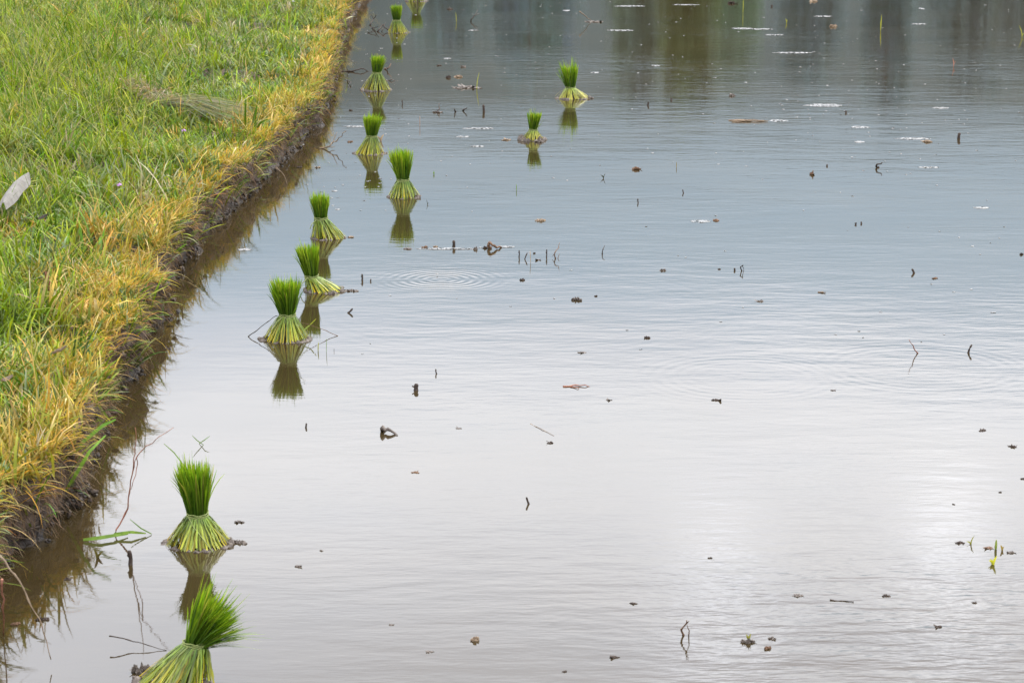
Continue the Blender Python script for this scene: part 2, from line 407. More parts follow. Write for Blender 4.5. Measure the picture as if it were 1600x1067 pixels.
def bank():
    ys = np.concatenate([np.arange(3, 30, .035), np.arange(30, 75, .5)])
    VF = [(-.2, .10), (-.1, .06), (-.03, .025), (0.0, .005), (.12, -.005), (.25, .0), (.4, -.01), (.55, -.005), (.7, .01), (.85, .0), (.95, -.015), (1.0, -.05)]
    ins = [.09, .13, .19, .26, .34, .43, .54, .68, .85, 1.05, 1.3, 1.6, 2, 2.5, 3.1, 3.8, 4.6, 5.6, 7, 10, 20, 60]
    V, Q = [], []
    K = len(VF) + len(ins)
    for y in ys:
        ex = edge_x(y); h = edge_h(y)
        for f, dx in VF:
            z = f * h if f > 0 else f
            r = .055 * n1(y * 8, z * 10, 1) + .03 * n1(y * 21, z * 30, 3) + .014 * n1(y * 45, z * 60, 8)
            V.append((ex + dx + (r if f < 1 else r * .5), y, z))
        for d in ins:
            x = ex - d; V.append((x, y, top_z(x, y)))
    for i in range(len(ys) - 1):
        for k in range(K - 1):
            a = i * K + k; Q.append([a, a + 1, a + K + 1, a + K])
    o = link('grass_bank', npmesh('bank', np.array(V), np.array(Q)), M_BANK); tag(o, kind='structure')
bank()

# ------------------------------------------------------------ grass
def scatter(dens, y0, y1, depthfn, fill=1.0):
    pts = []
    n = int(dens)
    y = rng.uniform(y0, y1, n)
    return y
def vis_pts(n, dmin, dmax, clump=None, cl_thr=0.0, ymin=6.2, ymax=29):
    """points on the bank top inside the camera's wedge; d = distance in from the edge"""
    out = []
    while len(out) < n:
        y = math.exp(random.uniform(math.log(ymin), math.log(ymax)))
        if random.random() > .35 + .65 * (y / ymax): pass
        ex = edge_x(y); left = -.215 * y - .25
        lo = max(ex - dmax, left); hi = ex - dmin
        if hi <= lo: continue
        wmax = min(dmax, .215 * ymax - 1.3)
        if random.random() > (hi - lo) / max(.3, wmax) * (1.0 if dmax > 1 else 3): continue
        x = random.uniform(lo, hi)
        if clump is not None and noise.noise(Vector((x * clump[0], y * clump[0], clump[1]))) < cl_thr + random.uniform(-.15, .15): continue
        out.append((x, y))
    return np.array(out)
def zs(P, dz=-.01): return np.array([top_z(x, y) + dz for x, y in P])
def dist_in(P): return np.array([edge_x(y) - x for x, y in P])
def U(a, b, n): return rng.uniform(a, b, n)

G1 = [(.04, .085, .004), (.06, .115, .005), (.085, .13, .006), (.02, .045, .004), (.11, .12, .012)]  # foot greens, darkened to paint the shade deep between the blades
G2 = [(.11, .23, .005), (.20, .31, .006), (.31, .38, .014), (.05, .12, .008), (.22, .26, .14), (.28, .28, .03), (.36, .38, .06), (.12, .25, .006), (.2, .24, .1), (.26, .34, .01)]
Y1 = [(.38, .25, .035), (.42, .26, .05), (.28, .25, .02), (.46, .32, .10), (.2, .22, .015), (.25, .15, .05)]
Y2 = [(.70, .46, .09), (.74, .38, .08), (.72, .54, .22), (.50, .42, .03), (.62, .26, .06), (.55, .43, .22), (.66, .5, .06)]
def grass_main():
    # tufts: blades spreading out of a common foot, every tuft with its own size, tilt and shade
    nt_ = 15500; nb = 10
    T = vis_pts(nt_, .0, 9)
    dT = dist_in(T)
    hv = np.array([noise.noise(Vector((x * 1.3, y * 1.3, 2))) for x, y in T])
    dry = np.array([noise.noise(Vector((x * 3.2, y * 2.4, 12))) for x, y in T])
    edge = np.array([noise.noise(Vector((x * .8, y * 2.1, 52))) for x, y in T])
    size = 1.15 * rng.lognormal(0, .42, nt_) * (1 + .55 * hv) * np.clip(.7 + dT * .14, .65, 1.35)
    wide = rng.choice([.75, 1.1, 1.6, 2.2], nt_, p=[.35, .35, .2, .1])
    taz = rng.uniform(0, 6.28, nt_); tl = np.abs(rng.normal(0, .35, nt_))
    yw = np.clip((.22 + .4 * edge - dT) / .2, 0, .75) + np.clip(dry * 1.3 - .25, 0, .35)
    kind = np.where(rng.random(nt_) < yw, 1, np.where(rng.random(nt_) < .06, 2, 0))
    idx = np.repeat(np.arange(nt_), nb); n = len(idx)
    P = T[idx] + rng.normal(0, .022, (n, 2)) * size[idx, None]
    B = np.column_stack([P, zs(P)])
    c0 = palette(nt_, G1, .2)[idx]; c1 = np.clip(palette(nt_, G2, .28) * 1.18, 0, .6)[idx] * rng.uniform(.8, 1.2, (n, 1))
    for kd, a, b in ((1, [(.3, .28, .05), (.2, .22, .03), (.36, .28, .07)], Y1 + Y2[:3]), (2, [(.28, .24, .12)], [(.5, .46, .3), (.4, .36, .24), (.36, .26, .15)])):
        mk = kind[idx] == kd; c0[mk] = palette(mk.sum(), a); c1[mk] = palette(mk.sum(), b)
    az = rng.uniform(0, 6.28, n)
    # tilt the tuft: mix the blade's heading with the tuft's
    vx = np.cos(az) * .6 + np.cos(taz[idx]) * tl[idx] * 1.4; vy = np.sin(az) * .6 + np.sin(taz[idx]) * tl[idx] * 1.4
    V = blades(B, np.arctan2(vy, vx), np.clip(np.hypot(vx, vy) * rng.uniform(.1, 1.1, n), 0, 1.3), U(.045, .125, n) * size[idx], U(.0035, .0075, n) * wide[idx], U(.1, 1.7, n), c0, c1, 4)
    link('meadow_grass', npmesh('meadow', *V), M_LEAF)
    return bpy.data.objects['meadow_grass']
tag(grass_main(), 'dense green grass covering the top of the bank', 'grass', kind='stuff')
def grass_low():
    # short herb leaves, broad, lying between the blades
    n = 26000
    P = vis_pts(n, .02, 9, (2.6, 21), -.05)
    B = np.column_stack([P, zs(P, .0)])
    V = blades(B, U(0, 6.28, n), U(.5, 1.3, n), U(.035, .085, n), U(.009, .02, n), U(.2, 1.0, n), palette(n, [(.07, .15, .03), (.1, .19, .05), (.05, .11, .03)]), palette(n, [(.12, .21, .06), (.17, .24, .12), (.1, .2, .04)], .2), 3)
    return tag(link('ground_herbs', npmesh('herbs', *V), M_LEAF), 'low broad green leaves growing between the grass blades on the bank', 'ground cover', kind='stuff')
grass_low()
def dry_edge():
    parts = []
    n = 21000
    y = np.exp(U(math.log(6.2), math.log(28), n))
    cl = np.array([noise.noise(Vector((v * 1.7, 0, 40))) + .4 * noise.noise(Vector((v * 5.3, 2, 40))) for v in y])
    keep = cl > -.35 + rng.uniform(-.25, .25, n); y = y[keep]; cl = cl[keep]; n = len(y)
    wid = .07 + .25 * np.clip(cl + .4, 0, 1)
    d = U(-.0, 1, n) ** 1.2 * wid + .005
    P = np.array([(edge_x(yy) - dd, yy) for yy, dd in zip(y, d)])
    pk = np.array([noise.noise(Vector((x * 9, yy * 7, 3))) for x, yy in P]); P = P[pk > -.2]; n = len(P)
    B = np.column_stack([P, zs(P, .0)])
    az = rng.normal(-.1, 1.7, n)
    parts.append(blades(B, az, U(.1, 1.2, n), U(.03, .105, n), U(.002, .006, n), U(.2, 2.4, n), palette(n, Y1 + [(.2, .24, .04)]), palette(n, Y2 + [(.3, .35, .05), (.2, .3, .04), (.36, .4, .08)], .28), 5, .004))
    # hanging over the lip and down the face
    n = 3600
    y = np.exp(U(math.log(6.2), math.log(28), n)); y = y[[noise.noise(Vector((v * 2.6, 5, 40))) + .5 * noise.noise(Vector((v * 8, 5, 40))) > -.12 + random.uniform(-.15, .15) for v in y]]; n = len(y)
    B = np.array([(edge_x(v) - random.uniform(-.005, .05), v, edge_h(v) - random.uniform(-.01, .09)) for v in y])
    parts.append(blades(B, rng.normal(0, .8, n), U(.3, 1.3, n), U(.04, .15, n) * np.where(rng.random(n) < .08, 1.8, 1), U(.002, .0055, n), U(.8, 2.1, n), palette(n, Y1), palette(n, Y2 + [(.4, .26, .12), (.3, .3, .06)]), 6, .004))
    return tag(link('dry_grass', npmesh('dry', *merge(parts)), M_DRY), 'yellow and orange dry grass fringing the lip of the bank', 'dry grass', kind='stuff')
dry_edge()
def face_roots():
    parts = []
    n = 8500
    y = np.exp(U(math.log(6.2), math.log(28), n))
    f = U(.2, .98, n)
    B = np.array([(edge_x(v) + .012 + .02 * n1(v * 9, ff * 3, 1), v, ff * edge_h(v)) for v, ff in zip(y, f)])
    parts.append(blades(B, rng.normal(0, .9, n), U(1.6, 2.6, n), U(.02, .11, n), U(.0012, .0032, n), U(0, 1.0, n), palette(n, [(.12, .08, .05), (.2, .14, .09), (.07, .045, .03)]), palette(n, [(.34, .25, .17), (.14, .09, .055), (.24, .15, .09)]), 4, .002))
    return tag(link('hanging_roots', npmesh('roots', *merge(parts)), M_DRY), 'thin brown roots hanging out of the eroded mud face of the bank', 'roots', kind='stuff')
face_roots()
def edge_weeds():
    parts = []
    n = 4200
    y = np.exp(U(math.log(6.4), math.log(27), n)); y = y[[noise.noise(Vector((v * 3.1, 15, 4))) > .08 + random.uniform(-.15, .15) for v in y]]; n = len(y)
    B = np.array([(edge_x(v) + random.uniform(-.03, .035), v, edge_h(v) * random.uniform(.15, 1.0)) for v in y])
    parts.append(blades(B, rng.normal(0, 1.0, n), U(.3, 1.2, n), U(.04, .16, n), U(.004, .011, n), U(.2, 1.4, n), palette(n, G1), palette(n, G2 + [(.35, .35, .06)]), 4, .004))
    return tag(link('lip_weeds', npmesh('weeds', *merge(parts)), M_LEAF), 'green leafy weeds sprouting from the face of the bank above the water', 'weeds', kind='stuff')
edge_weeds()
def tall_straw():
    parts = []
    n = 300
    pts = []
    while len(pts) < n:
        px = random.gauss(60, 120); py = random.gauss(150, 120)
        if px < -90 or px > 430 or py > 620 or py < -150: continue
        p = at(px, py, .25)
        if edge_x(p.y) - p.x < .25: continue
        pts.append((p.x, p.y))
    P = np.array(pts); B = np.column_stack([P, zs(P)])
    L = U(.25, .7, n)
    parts.append(blades(B, rng.normal(2.6, 1.6, n), U(.05, .6, n), L, U(.002, .004, n), U(.1, 1.6, n), palette(n, [(.26, .24, .09), (.22, .24, .06)]), palette(n, [(.5, .4, .2), (.38, .34, .17)], .25), 8))
    n = 3200
    P2 = P[rng.integers(0, len(P), n)] + rng.normal(0, .14, (n, 2)); P2 = P2[[x < edge_x(y) - .2 for x, y in P2]]; n = len(P2); B = np.column_stack([P2, zs(P2)])
    up = np.clip((P2[:, 1] - 10) / 8, 0, 1)
    parts.append(blades(B, U(0, 6.28, n), U(.1, .8, n), U(.10, .22, n) * (1 + 1.1 * up), U(.004, .010, n), U(.2, 1.7, n), palette(n, G1), palette(n, G2[:4] + [(.2, .24, .12), (.3, .32, .08)]), 6))
    return tag(link('tall_grass', npmesh('tall', *merge(parts)), M_DRY), 'tall straw coloured grass stems leaning over the upper left of the bank', 'tall grass', kind='stuff')
tall_straw()

# ------------------------------------------------------------ rice bundles
def bundle(base_px, base_y, bhw, waist, whw, wy, top, thw, ty, label, seed, mud=1, nl=420, ns=230, bshift=0, stray=12, yellow=0.0, muddark=False, topback=0.0):
    """pixel sizes: bhw half width at the water, (waist, wy) and whw, (top, ty) and thw"""
    rs = np.random.default_rng(seed)
    c = at(base_px, base_y - .17 * bhw)
    k = ppm(c)
    root = empty('rice_bundle', c)
    tag(root, label, 'rice seedlings', 'bundles of rice seedlings standing in the paddy')
    cosd = cp * .995
    zf = lambda y_: (base_y - .17 * bhw - y_) / (k * cosd)
    wz = zf(wy); tz = zf(ty)
    wx = (waist - base_px) / k; tx = (top - base_px) / k
    rb, rw, rt = bhw / k, whw / k, thw / k
    tz -= rt * .17                                    # far rim of the cut top is what shows highest
    # leaves
    n = nl
    a = rs.uniform(0, 6.283, n); r = np.sqrt(rs.random(n))
    p0 = np.column_stack([wx + rw * .9 * r * np.cos(a), rw * .9 * r * np.sin(a), np.full(n, wz - .012)])
    rag = 2.2 if stray >= 20 else 1.0
    hz = tz * (1 + rs.normal(0, .028 * rag, n)) + np.where(rs.random(n) < .12, rs.uniform(0, .035 * rag, n), 0)
    hz = np.where(rs.random(n) < .16, wz + (tz - wz) * rs.uniform(.55, .95, n), hz)
    ja = a + rs.normal(0, .12, n)
    p2 = np.column_stack([tx + rt * .97 * r * np.cos(ja) + rs.normal(0, .004, n), rt * .97 * r * np.sin(ja) + topback + rs.normal(0, .004, n), hz])
    Lc = tz - wz; off_ = p2[:, :2] - np.array([wx, 0]); sph = wz + np.sqrt(np.maximum(Lc ** 2 * (1.35 if seed == 29 else 1) - (off_ ** 2).sum(1), (.3 * Lc) ** 2))
    fs = .9 if seed == 29 else .2
    p2[:, 2] = p2[:, 2] + fs * (sph - tz)
    slump = np.where(rs.random(n) < .06, rs.uniform(.2, .6, n), 0)      # a few leaves kink over and droop
    nst = stray
    p2[:nst, 0] = tx + (p2[:nst, 0] - tx) * rs.uniform(1.15, 1.6, nst); p2[:nst, 2] *= rs.uniform(.85, 1.1, nst)
    mid = (p0 + p2) / 2; out = (p2 - p0); out[:, 2] = 0
    mid += -out * .06 + rs.normal(0, .003, (n, 3)); mid[:, 2] += .01
    p2[:, :2] += out[:, :2] * slump[:, None] * 1.2; p2[:, 2] -= slump * Lc * .45
    V, Fc, C = [], [], []
    segs = 5; off = 0
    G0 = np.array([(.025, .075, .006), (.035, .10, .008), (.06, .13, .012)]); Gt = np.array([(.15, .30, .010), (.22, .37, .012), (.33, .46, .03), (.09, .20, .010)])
    t = np.linspace(0, 1, segs + 1)
    for i in range(n):
        q = ((1 - t) ** 2)[:, None] * p0[i] + (2 * t * (1 - t))[:, None] * mid[i] + (t ** 2)[:, None] * p2[i]
        th = rs.uniform(0, 3.14); w = rs.uniform(.0028, .0052) * .5 * np.interp(t, [0, .3, .8, 1], [.75, 1, .8, .15])
        s = np.array([math.cos(th), math.sin(th), 0])[None] * w[:, None]
        vv = np.stack([q - s, q + s], 1).reshape(-1, 3)
        V.append(vv); Fc.append(np.array([[2 * j, 2 * j + 1, 2 * j + 3, 2 * j + 2] for j in range(segs)]) + off); off += len(vv)
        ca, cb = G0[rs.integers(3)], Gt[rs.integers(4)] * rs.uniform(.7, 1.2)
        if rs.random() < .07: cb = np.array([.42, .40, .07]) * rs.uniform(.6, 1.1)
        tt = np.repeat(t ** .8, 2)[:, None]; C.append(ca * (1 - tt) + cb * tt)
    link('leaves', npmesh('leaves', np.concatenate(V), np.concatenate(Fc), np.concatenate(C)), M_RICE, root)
    # splayed stems
    n = ns; V, Fc, C = [], [], []; off = 0
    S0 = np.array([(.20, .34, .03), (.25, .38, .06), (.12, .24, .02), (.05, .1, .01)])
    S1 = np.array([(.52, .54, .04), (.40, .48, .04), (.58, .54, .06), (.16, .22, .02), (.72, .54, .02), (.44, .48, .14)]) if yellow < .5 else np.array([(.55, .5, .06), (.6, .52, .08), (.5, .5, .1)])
    for i in range(n):
        a0 = rs.uniform(0, 6.283); rr = math.sqrt(rs.uniform(.25 if i % 3 else .85, 1))
        pa = np.array([wx + rw * rr * math.cos(a0), rw * rr * math.sin(a0), wz + .002])
        rad = rb * rr * (rs.uniform(.82, 1.07) if rs.random() < .85 else rs.uniform(.55, 1.15)); a1 = a0 + rs.normal(0, .09)
        ex = math.cos(a1) * rad + bshift / k
        pb = np.array([ex if True else 0, math.sin(a1) * rad * .9, -.006 + (rs.uniform(0, .02) if rs.random() < .2 else 0)])
        m_ = pa * .5 + pb * .5; m_[2] += .012; 
        m_[:2] += (pb[:2] - pa[:2]) * -.06
        q = ((1 - t) ** 2)[:, None] * pa + (2 * t * (1 - t))[:, None] * m_ + (t ** 2)[:, None] * pb
        q[1:, :] += rs.normal(0, .0016, (segs, 3))
        th = a0 + math.pi / 2 + rs.uniform(-.5, .5); w = rs.uniform(.0026, .0062) * .5 * np.linspace(.8, 1.1, segs + 1)
        s = np.array([math.cos(th), math.sin(th), 0])[None] * w[:, None]
        vv = np.stack([q - s, q + s], 1).reshape(-1, 3)
        V.append(vv); Fc.append(np.array([[2 * j, 2 * j + 1, 2 * j + 3, 2 * j + 2] for j in range(segs)]) + off); off += len(vv)
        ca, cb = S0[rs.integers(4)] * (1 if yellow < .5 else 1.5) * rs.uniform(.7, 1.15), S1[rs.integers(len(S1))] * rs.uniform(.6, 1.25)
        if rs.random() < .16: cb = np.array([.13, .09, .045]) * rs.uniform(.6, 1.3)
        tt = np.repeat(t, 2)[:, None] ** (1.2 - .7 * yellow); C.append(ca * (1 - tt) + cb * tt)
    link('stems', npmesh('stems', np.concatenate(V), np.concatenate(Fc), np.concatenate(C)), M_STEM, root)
    # core so that nothing shows through, coloured dark as the shade between stems
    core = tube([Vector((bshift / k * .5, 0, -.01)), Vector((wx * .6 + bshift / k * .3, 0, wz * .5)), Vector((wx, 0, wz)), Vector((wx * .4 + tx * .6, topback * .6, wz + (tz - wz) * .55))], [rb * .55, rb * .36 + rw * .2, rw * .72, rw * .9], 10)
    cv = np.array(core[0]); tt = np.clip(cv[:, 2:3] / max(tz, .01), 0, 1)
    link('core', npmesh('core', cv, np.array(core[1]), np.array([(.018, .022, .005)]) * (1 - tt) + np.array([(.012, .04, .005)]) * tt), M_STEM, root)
    # tie: two strands of straw round the waist
    lst = []
    for j, (dz, ph) in enumerate(((0, 0), (.006, .9), (-.006, 2.0), (.002, 4.1))):
        pts = [Vector((wx + (rw + .0025) * math.cos(q), (rw + .0025) * math.sin(q), wz + dz + .006 * math.sin(q + ph) + .0015 * math.sin(5 * q + ph))) for q in np.linspace(0, 2 * math.pi, 22)]
        lst.append(tube(pts, [.0019] * 22, 5))
    pts = [Vector((wx - rw * .8, -rw * .8, wz)), Vector((wx - rw * .2, -rw * 1.6, wz * .72)), Vector((wx + rw * .9, -rb * .7, wz * .35)), Vector((wx + rw * 1.9, -rb * 1.02, .004))] if seed == 8 else [Vector((wx - rw * .5, -rw, wz)), Vector((wx - rw * 1.3, -rw * 1.4, wz - .02)), Vector((wx - rw * 1.6, -rw * 1.7, wz - .045))]
    lst.append(tube(pts, [.002] * len(pts), 5))
    tm = tubes('tie', lst); a_ = tm.color_attributes.new('tint', 'FLOAT_COLOR', 'POINT')
    a_.data.foreach_set('color', np.tile(np.array([.26, .31, .1, 1], np.float32), len(tm.vertices)))
    link('tie', tm, M_TIE, root)
    # muddy roots round the foot: one lumpy ring, mostly just awash
    na, nb = 150, 8; V = []; Q = []
    for i in range(na):
        th = 2 * math.pi * i / na; g = Vector((math.cos(th) * 1.7, math.sin(th) * 1.7, seed * 3.1))
        hgt = (.004 + .004 * mud) * (-.15 + 1.8 * noise.noise(g) + 1.6 * noise.noise(g * 4.3) + 1.2 * noise.noise(g * 11) + .35 * mud)
        wd = (.011 + .006 * mud) * (1 + .8 * noise.noise(g * 2.1 + Vector((5, 0, 0))))
        rc = rb * (.93 + .08 * noise.noise(g * 4))
        for j in range(nb):
            ph = 2 * math.pi * j / nb
            jit = 1 + .8 * noise.noise(Vector((th * 9, ph * 2, seed)))
            rr = rc + wd * math.cos(ph) * jit; z = -.004 + max(.001, hgt + .004) * math.sin(ph) * jit
            V.append((math.cos(th) * rr + bshift / k, math.sin(th) * rr * .9, z))
    for i in range(na):
        for j in range(nb): Q.append([i * nb + j, ((i + 1) % na) * nb + j, ((i + 1) % na) * nb + (j + 1) % nb, i * nb + (j + 1) % nb])
    link('root_clod', npmesh('root_clod', np.array(V), np.array(Q), None, False), M_MUD, root)
    return root
BU = [
 (650, 5, 18, 650, 6, -16, 651, 12, -40, 'farthest rice bundle, its green top cut off by the upper frame', 20, 1, 260, 150, 0, 6),
 (622, 54, 17, 620, 6, 33, 619, 10.5, 9, 'small rice bundle beside brown twigs, second farthest in the row by the bank', 21, .4, 300, 170, 1, 4),
 (588, 145, 24, 589, 7, 115, 592, 12.5, 88, 'rice bundle with a narrow green top and a fallen twig on either side', 22, .8, 320, 190, 0, 6),
 (577, 244, 24.5, 581, 8, 214, 583, 16.5, 180, 'rice bundle with square cut top and a dry leaf against its right side', 23, .8, 380, 200, 0, 8),
 (631, 312, 25, 630, 9.5, 282, 627, 21, 234, 'tall wide topped rice bundle standing out to the right of the bank row', 24, .8, 440, 220, 0, 12),
 (508, 376, 28, 502, 10, 342, 500, 17, 304, 'rice bundle whose stem foot trails to the right, next beyond the overlapping pair', 25, .6, 380, 220, 5, 8),
 (503, 459, 30, 487, 10, 433, 482, 20, 383, 'rice bundle leaning left with stems swept right, rear one of the overlapping pair', 26, 1, 440, 230, 4, 10),
 (449, 536, 38, 450, 12, 493, 447, 27.5, 436, 'full rounded rice bundle between two bent stalks, front one of the overlapping pair', 27, 1.2, 560, 280, -1, 16),
 (310, 857, 54, 310, 15.5, 804, 304.5, 31, 723, 'straight upright rice bundle with loose straw end crossing its stems', 8, .6, 620, 340, 0, 18),
 (272, 1075, 62, 307, 18, 1003, 353, 37, 932, 'nearest rice bundle, tilted right with fanned leaves and stems cut by the lower frame', 29, 1.3, 660, 340, 0, 26),
 (896, 158, 28, 891.5, 7.5, 138, 888.5, 15.5, 103, 'rice bundle, ragged top over low wide yellow skirt, farther one out on open water', 30, 1.1, 360, 200, 0, 22),
 (832, 222, 19, 833, 6, 204, 835.5, 12.5, 176, 'smallest rice bundle on a dark mud heap, nearer one out on the open water', 31, 2.2, 300, 130, 0, 10),
]
for b in BU:
    bundle(*b, yellow=1.0 if b[10] in (30, 31) else 0.0)

# ------------------------------------------------------------ floating and standing bits
def H(p, hpx): return hpx / (ppm(p) * cp)
def clod(px, py, w, h, label, seed, mat=None, cat='clod', name='mud_clod', n=None):
    p = at(px, py); k = ppm(p); W_ = w / k / 2 * (.95 if name == 'mud_clod' and w > 24 else .8); h_ = H(p, h) * .62
    n = n or max(2, min(7, int(w / 5)))
    rs = random.Random(seed); parts = []
    for i in range(n):
        f = (i + .5) / n * 2 - 1
        s = (1 - .5 * abs(f)) * rs.uniform(.6, 1)
        parts.append(((f * W_ * .75, rs.uniform(-.4, .4) * W_, 0), W_ / n * 1.5 * rs.uniform(.7, 1.2), W_ / n * 1.4 * rs.uniform(.7, 1.2), max(.002, h_ * s), seed + i * 1.7))
    bm = bmesh.new()
    for (c, rx, ry, rz, sd) in parts: lump_bm(bm, c, rx, ry, rz, sd, .8, 3)
    for i in range(min(6, n + 1)):
        f = parts[i % n]; a = rs.uniform(0, 6.28); el_ = rs.uniform(.0, .5); L = max(f[1], f[3]) * rs.uniform(1.2, 2.2)
        d = Vector((math.cos(a) * math.cos(el_), math.sin(a) * math.cos(el_), math.sin(el_))); s = d.cross(Vector((0, 0, 1))).normalized() * L * rs.uniform(.15, .4)
        b = Vector(f[0]); q = [bm.verts.new(b - s), bm.verts.new(b + s), bm.verts.new(b + d * L + s * .4 + Vector((0, 0, L * .1))), bm.verts.new(b + d * L * .9 - s * .5)]
        bm.faces.new(q)
    me = bpy.data.meshes.new(name); bm.to_mesh(me); bm.free()
    o = link(name, me, mat or M_MUD); o.location = p
    return tag(o, label, cat)
def stub(px, py, h, lean, label, r=.004, mat=None, name='plant_stub', cat='stub', seed=1):
    p = at(px, py); L = H(p, h); dx = lean / ppm(p)
    pts = wob([Vector((-dx * .1, 0, -.01)), Vector((0, 0, 0)), Vector((dx * .35, .002, L * .4)), Vector((dx * .7, .003, L * .75)), Vector((dx, .004, L))], .006, seed)
    lst = [tube(pts, [r * 1.3, r * 1.2, r, r * 1.15, r * .7], 7)]
    if seed % 2: lst.append(tube([pts[2], pts[2] + Vector((-dx * .5 - r * 2, 0, L * .25))], [r * .6, r * .3], 5))
    o = link(name, tubes(name, lst), mat or M_DARK); o.location = p
    return tag(o, label, cat)
def twig(pxs, label, r=.003, mat=None, name='twig', cat='twig', branches=(), seed=1):
    """pxs: list of (px, py, z or None); given z, the pixel is read at that height"""
    p0 = at(pxs[0][0], pxs[0][1], pxs[0][2])
    def P(q):
        if len(q) > 3: return atY(q[0], q[1], p0.y + q[3]) - Vector((p0.x, p0.y, 0))
        return at(*q) - Vector((p0.x, p0.y, 0))
    def smooth(ps):
        o = []
        for i in range(len(ps) - 1):
            for j in range(4): o.append(ps[i].lerp(ps[i + 1], j / 4))
        o.append(ps[-1])
        return wob(o, r * 2.2, seed)
    pp = smooth([P(q) for q in pxs]); m = len(pp)
    lst = [tube(pp, [r * (1 - .6 * i / (m - 1)) * (1.35 if i % 4 == 0 else 1) for i in range(m)], 6)]
    for b in branches:
        bp = smooth([P(q) for q in b]); lst.append(tube(bp, [r * .6 * (1 - .5 * i / (len(bp) - 1)) for i in range(len(bp))], 5))
    o = link(name, tubes(name, lst), mat or M_BROWN); o.location = (p0.x, p0.y, 0)
    return tag(o, label, cat)
def shoot(px, py, h, lean, label, col, w=.004, n=2, name='grass_shoot', cat='shoot', seed=1, mat=None):
    p = at(px, py); L = H(p, h); rs = random.Random(seed); parts = []
    for i in range(n):
        f = 1 if i == 0 else rs.uniform(.3, .8)
        dx = lean / ppm(p) if i == 0 else -lean / ppm(p) * rs.uniform(.2, 1.4) + rs.uniform(-.006, .006)
        pts = [Vector((dx * t * t, .003 * i, L * f * t - .004 * (t == 0))) for t in (0, .25, .5, .75, 1)]
        parts.append(rib(pts, [w * .7, w, w, w * .8, w * .15], np.array(col) * .8, col, side=Vector((1, rs.uniform(-.6, .6), .1))))
    o = link(name, npmesh(name, *merge(parts)), mat or M_LEAF); o.location = p
    return tag(o, label, cat)
def floatleaf(px, py, w, rot, label, mat=None, asp=.3, name='floating_leaf', cat='leaf', seed=1, lift=.006):
    p = at(px, py); k = ppm(p); L = w / k
    bm = bmesh.new(); n = 9; up, lo = [], []
    for i in range(n):
        t = i / (n - 1); wd = L * asp * math.sin(math.pi * min(1, t * .95 + .04)) ** .8 * .5
        x = (t - .5) * L; z = .002 + lift * (t ** 2) + lift * .4 * noise.noise(Vector((t * 4, seed, 0)))
        row = [bm.verts.new((x, wd * s + L * .04 * noise.noise(Vector((t * 5, s, seed))), z + (lift * .5 if s else 0) )) for s in (-1, 0, 1)]
        up.append(row)
    for i in range(n - 1):
        for j in range(2): bm.faces.new((up[i][j], up[i + 1][j], up[i + 1][j + 1], up[i][j + 1]))
    r = bmesh.ops.solidify(bm, geom=bm.faces[:], thickness=.0012)
    me = bpy.data.meshes.new(name); bm.to_mesh(me); bm.free()
    o = link(name, me, mat or M_TAN); o.location = p; o.rotation_euler[2] = R(rot)
    return tag(o, label, cat)
def foam(px, py, w, hpx, label, seed, mat=None, name='foam_patch', cat='foam'):
    p = at(px, py); k = ppm(p); a = w / k / 2; b = hpx / k / 2 / .16
    bm = bmesh.new(); n = 30; c = bm.verts.new((0, 0, .004)); rings = []
    for rr, z in ((.35, .0042), (.7, .0036), (1, .0012), (1.0, -.002)):
        ring = []
        for i in range(n):
            th = 2 * math.pi * i / n
            k_ = 1 + (.35 * noise.noise(Vector((math.cos(th) * 1.3, math.sin(th) * 1.3, seed))) + .25 * noise.noise(Vector((math.cos(th) * 4, math.sin(th) * 4, seed)))) * (1 if rr > .6 else .4)
            ring.append(bm.verts.new((a * rr * k_ * math.cos(th), b * rr * k_ * math.sin(th), z + .0015 * noise.noise(Vector((th * 3, rr * 9, seed))) * (z > 0))))
        rings.append(ring)
    for i in range(n):
        bm.faces.new((c, rings[0][i], rings[0][(i + 1) % n]))
        for q in range(3): bm.faces.new((rings[q][i], rings[q + 1][i], rings[q + 1][(i + 1) % n], rings[q][(i + 1) % n]))
    me = bpy.data.meshes.new(name); bm.to_mesh(me); bm.free()
    o = link(name, me, mat or M_FOAM); o.location = p
    return tag(o, label, cat)

GR = (.16, .28, .04); YG = (.4, .42, .06); OR = (.6, .4, .2); DK = (.05, .05, .02); RD = (.4, .15, .1); BR = (.2, .13, .06)
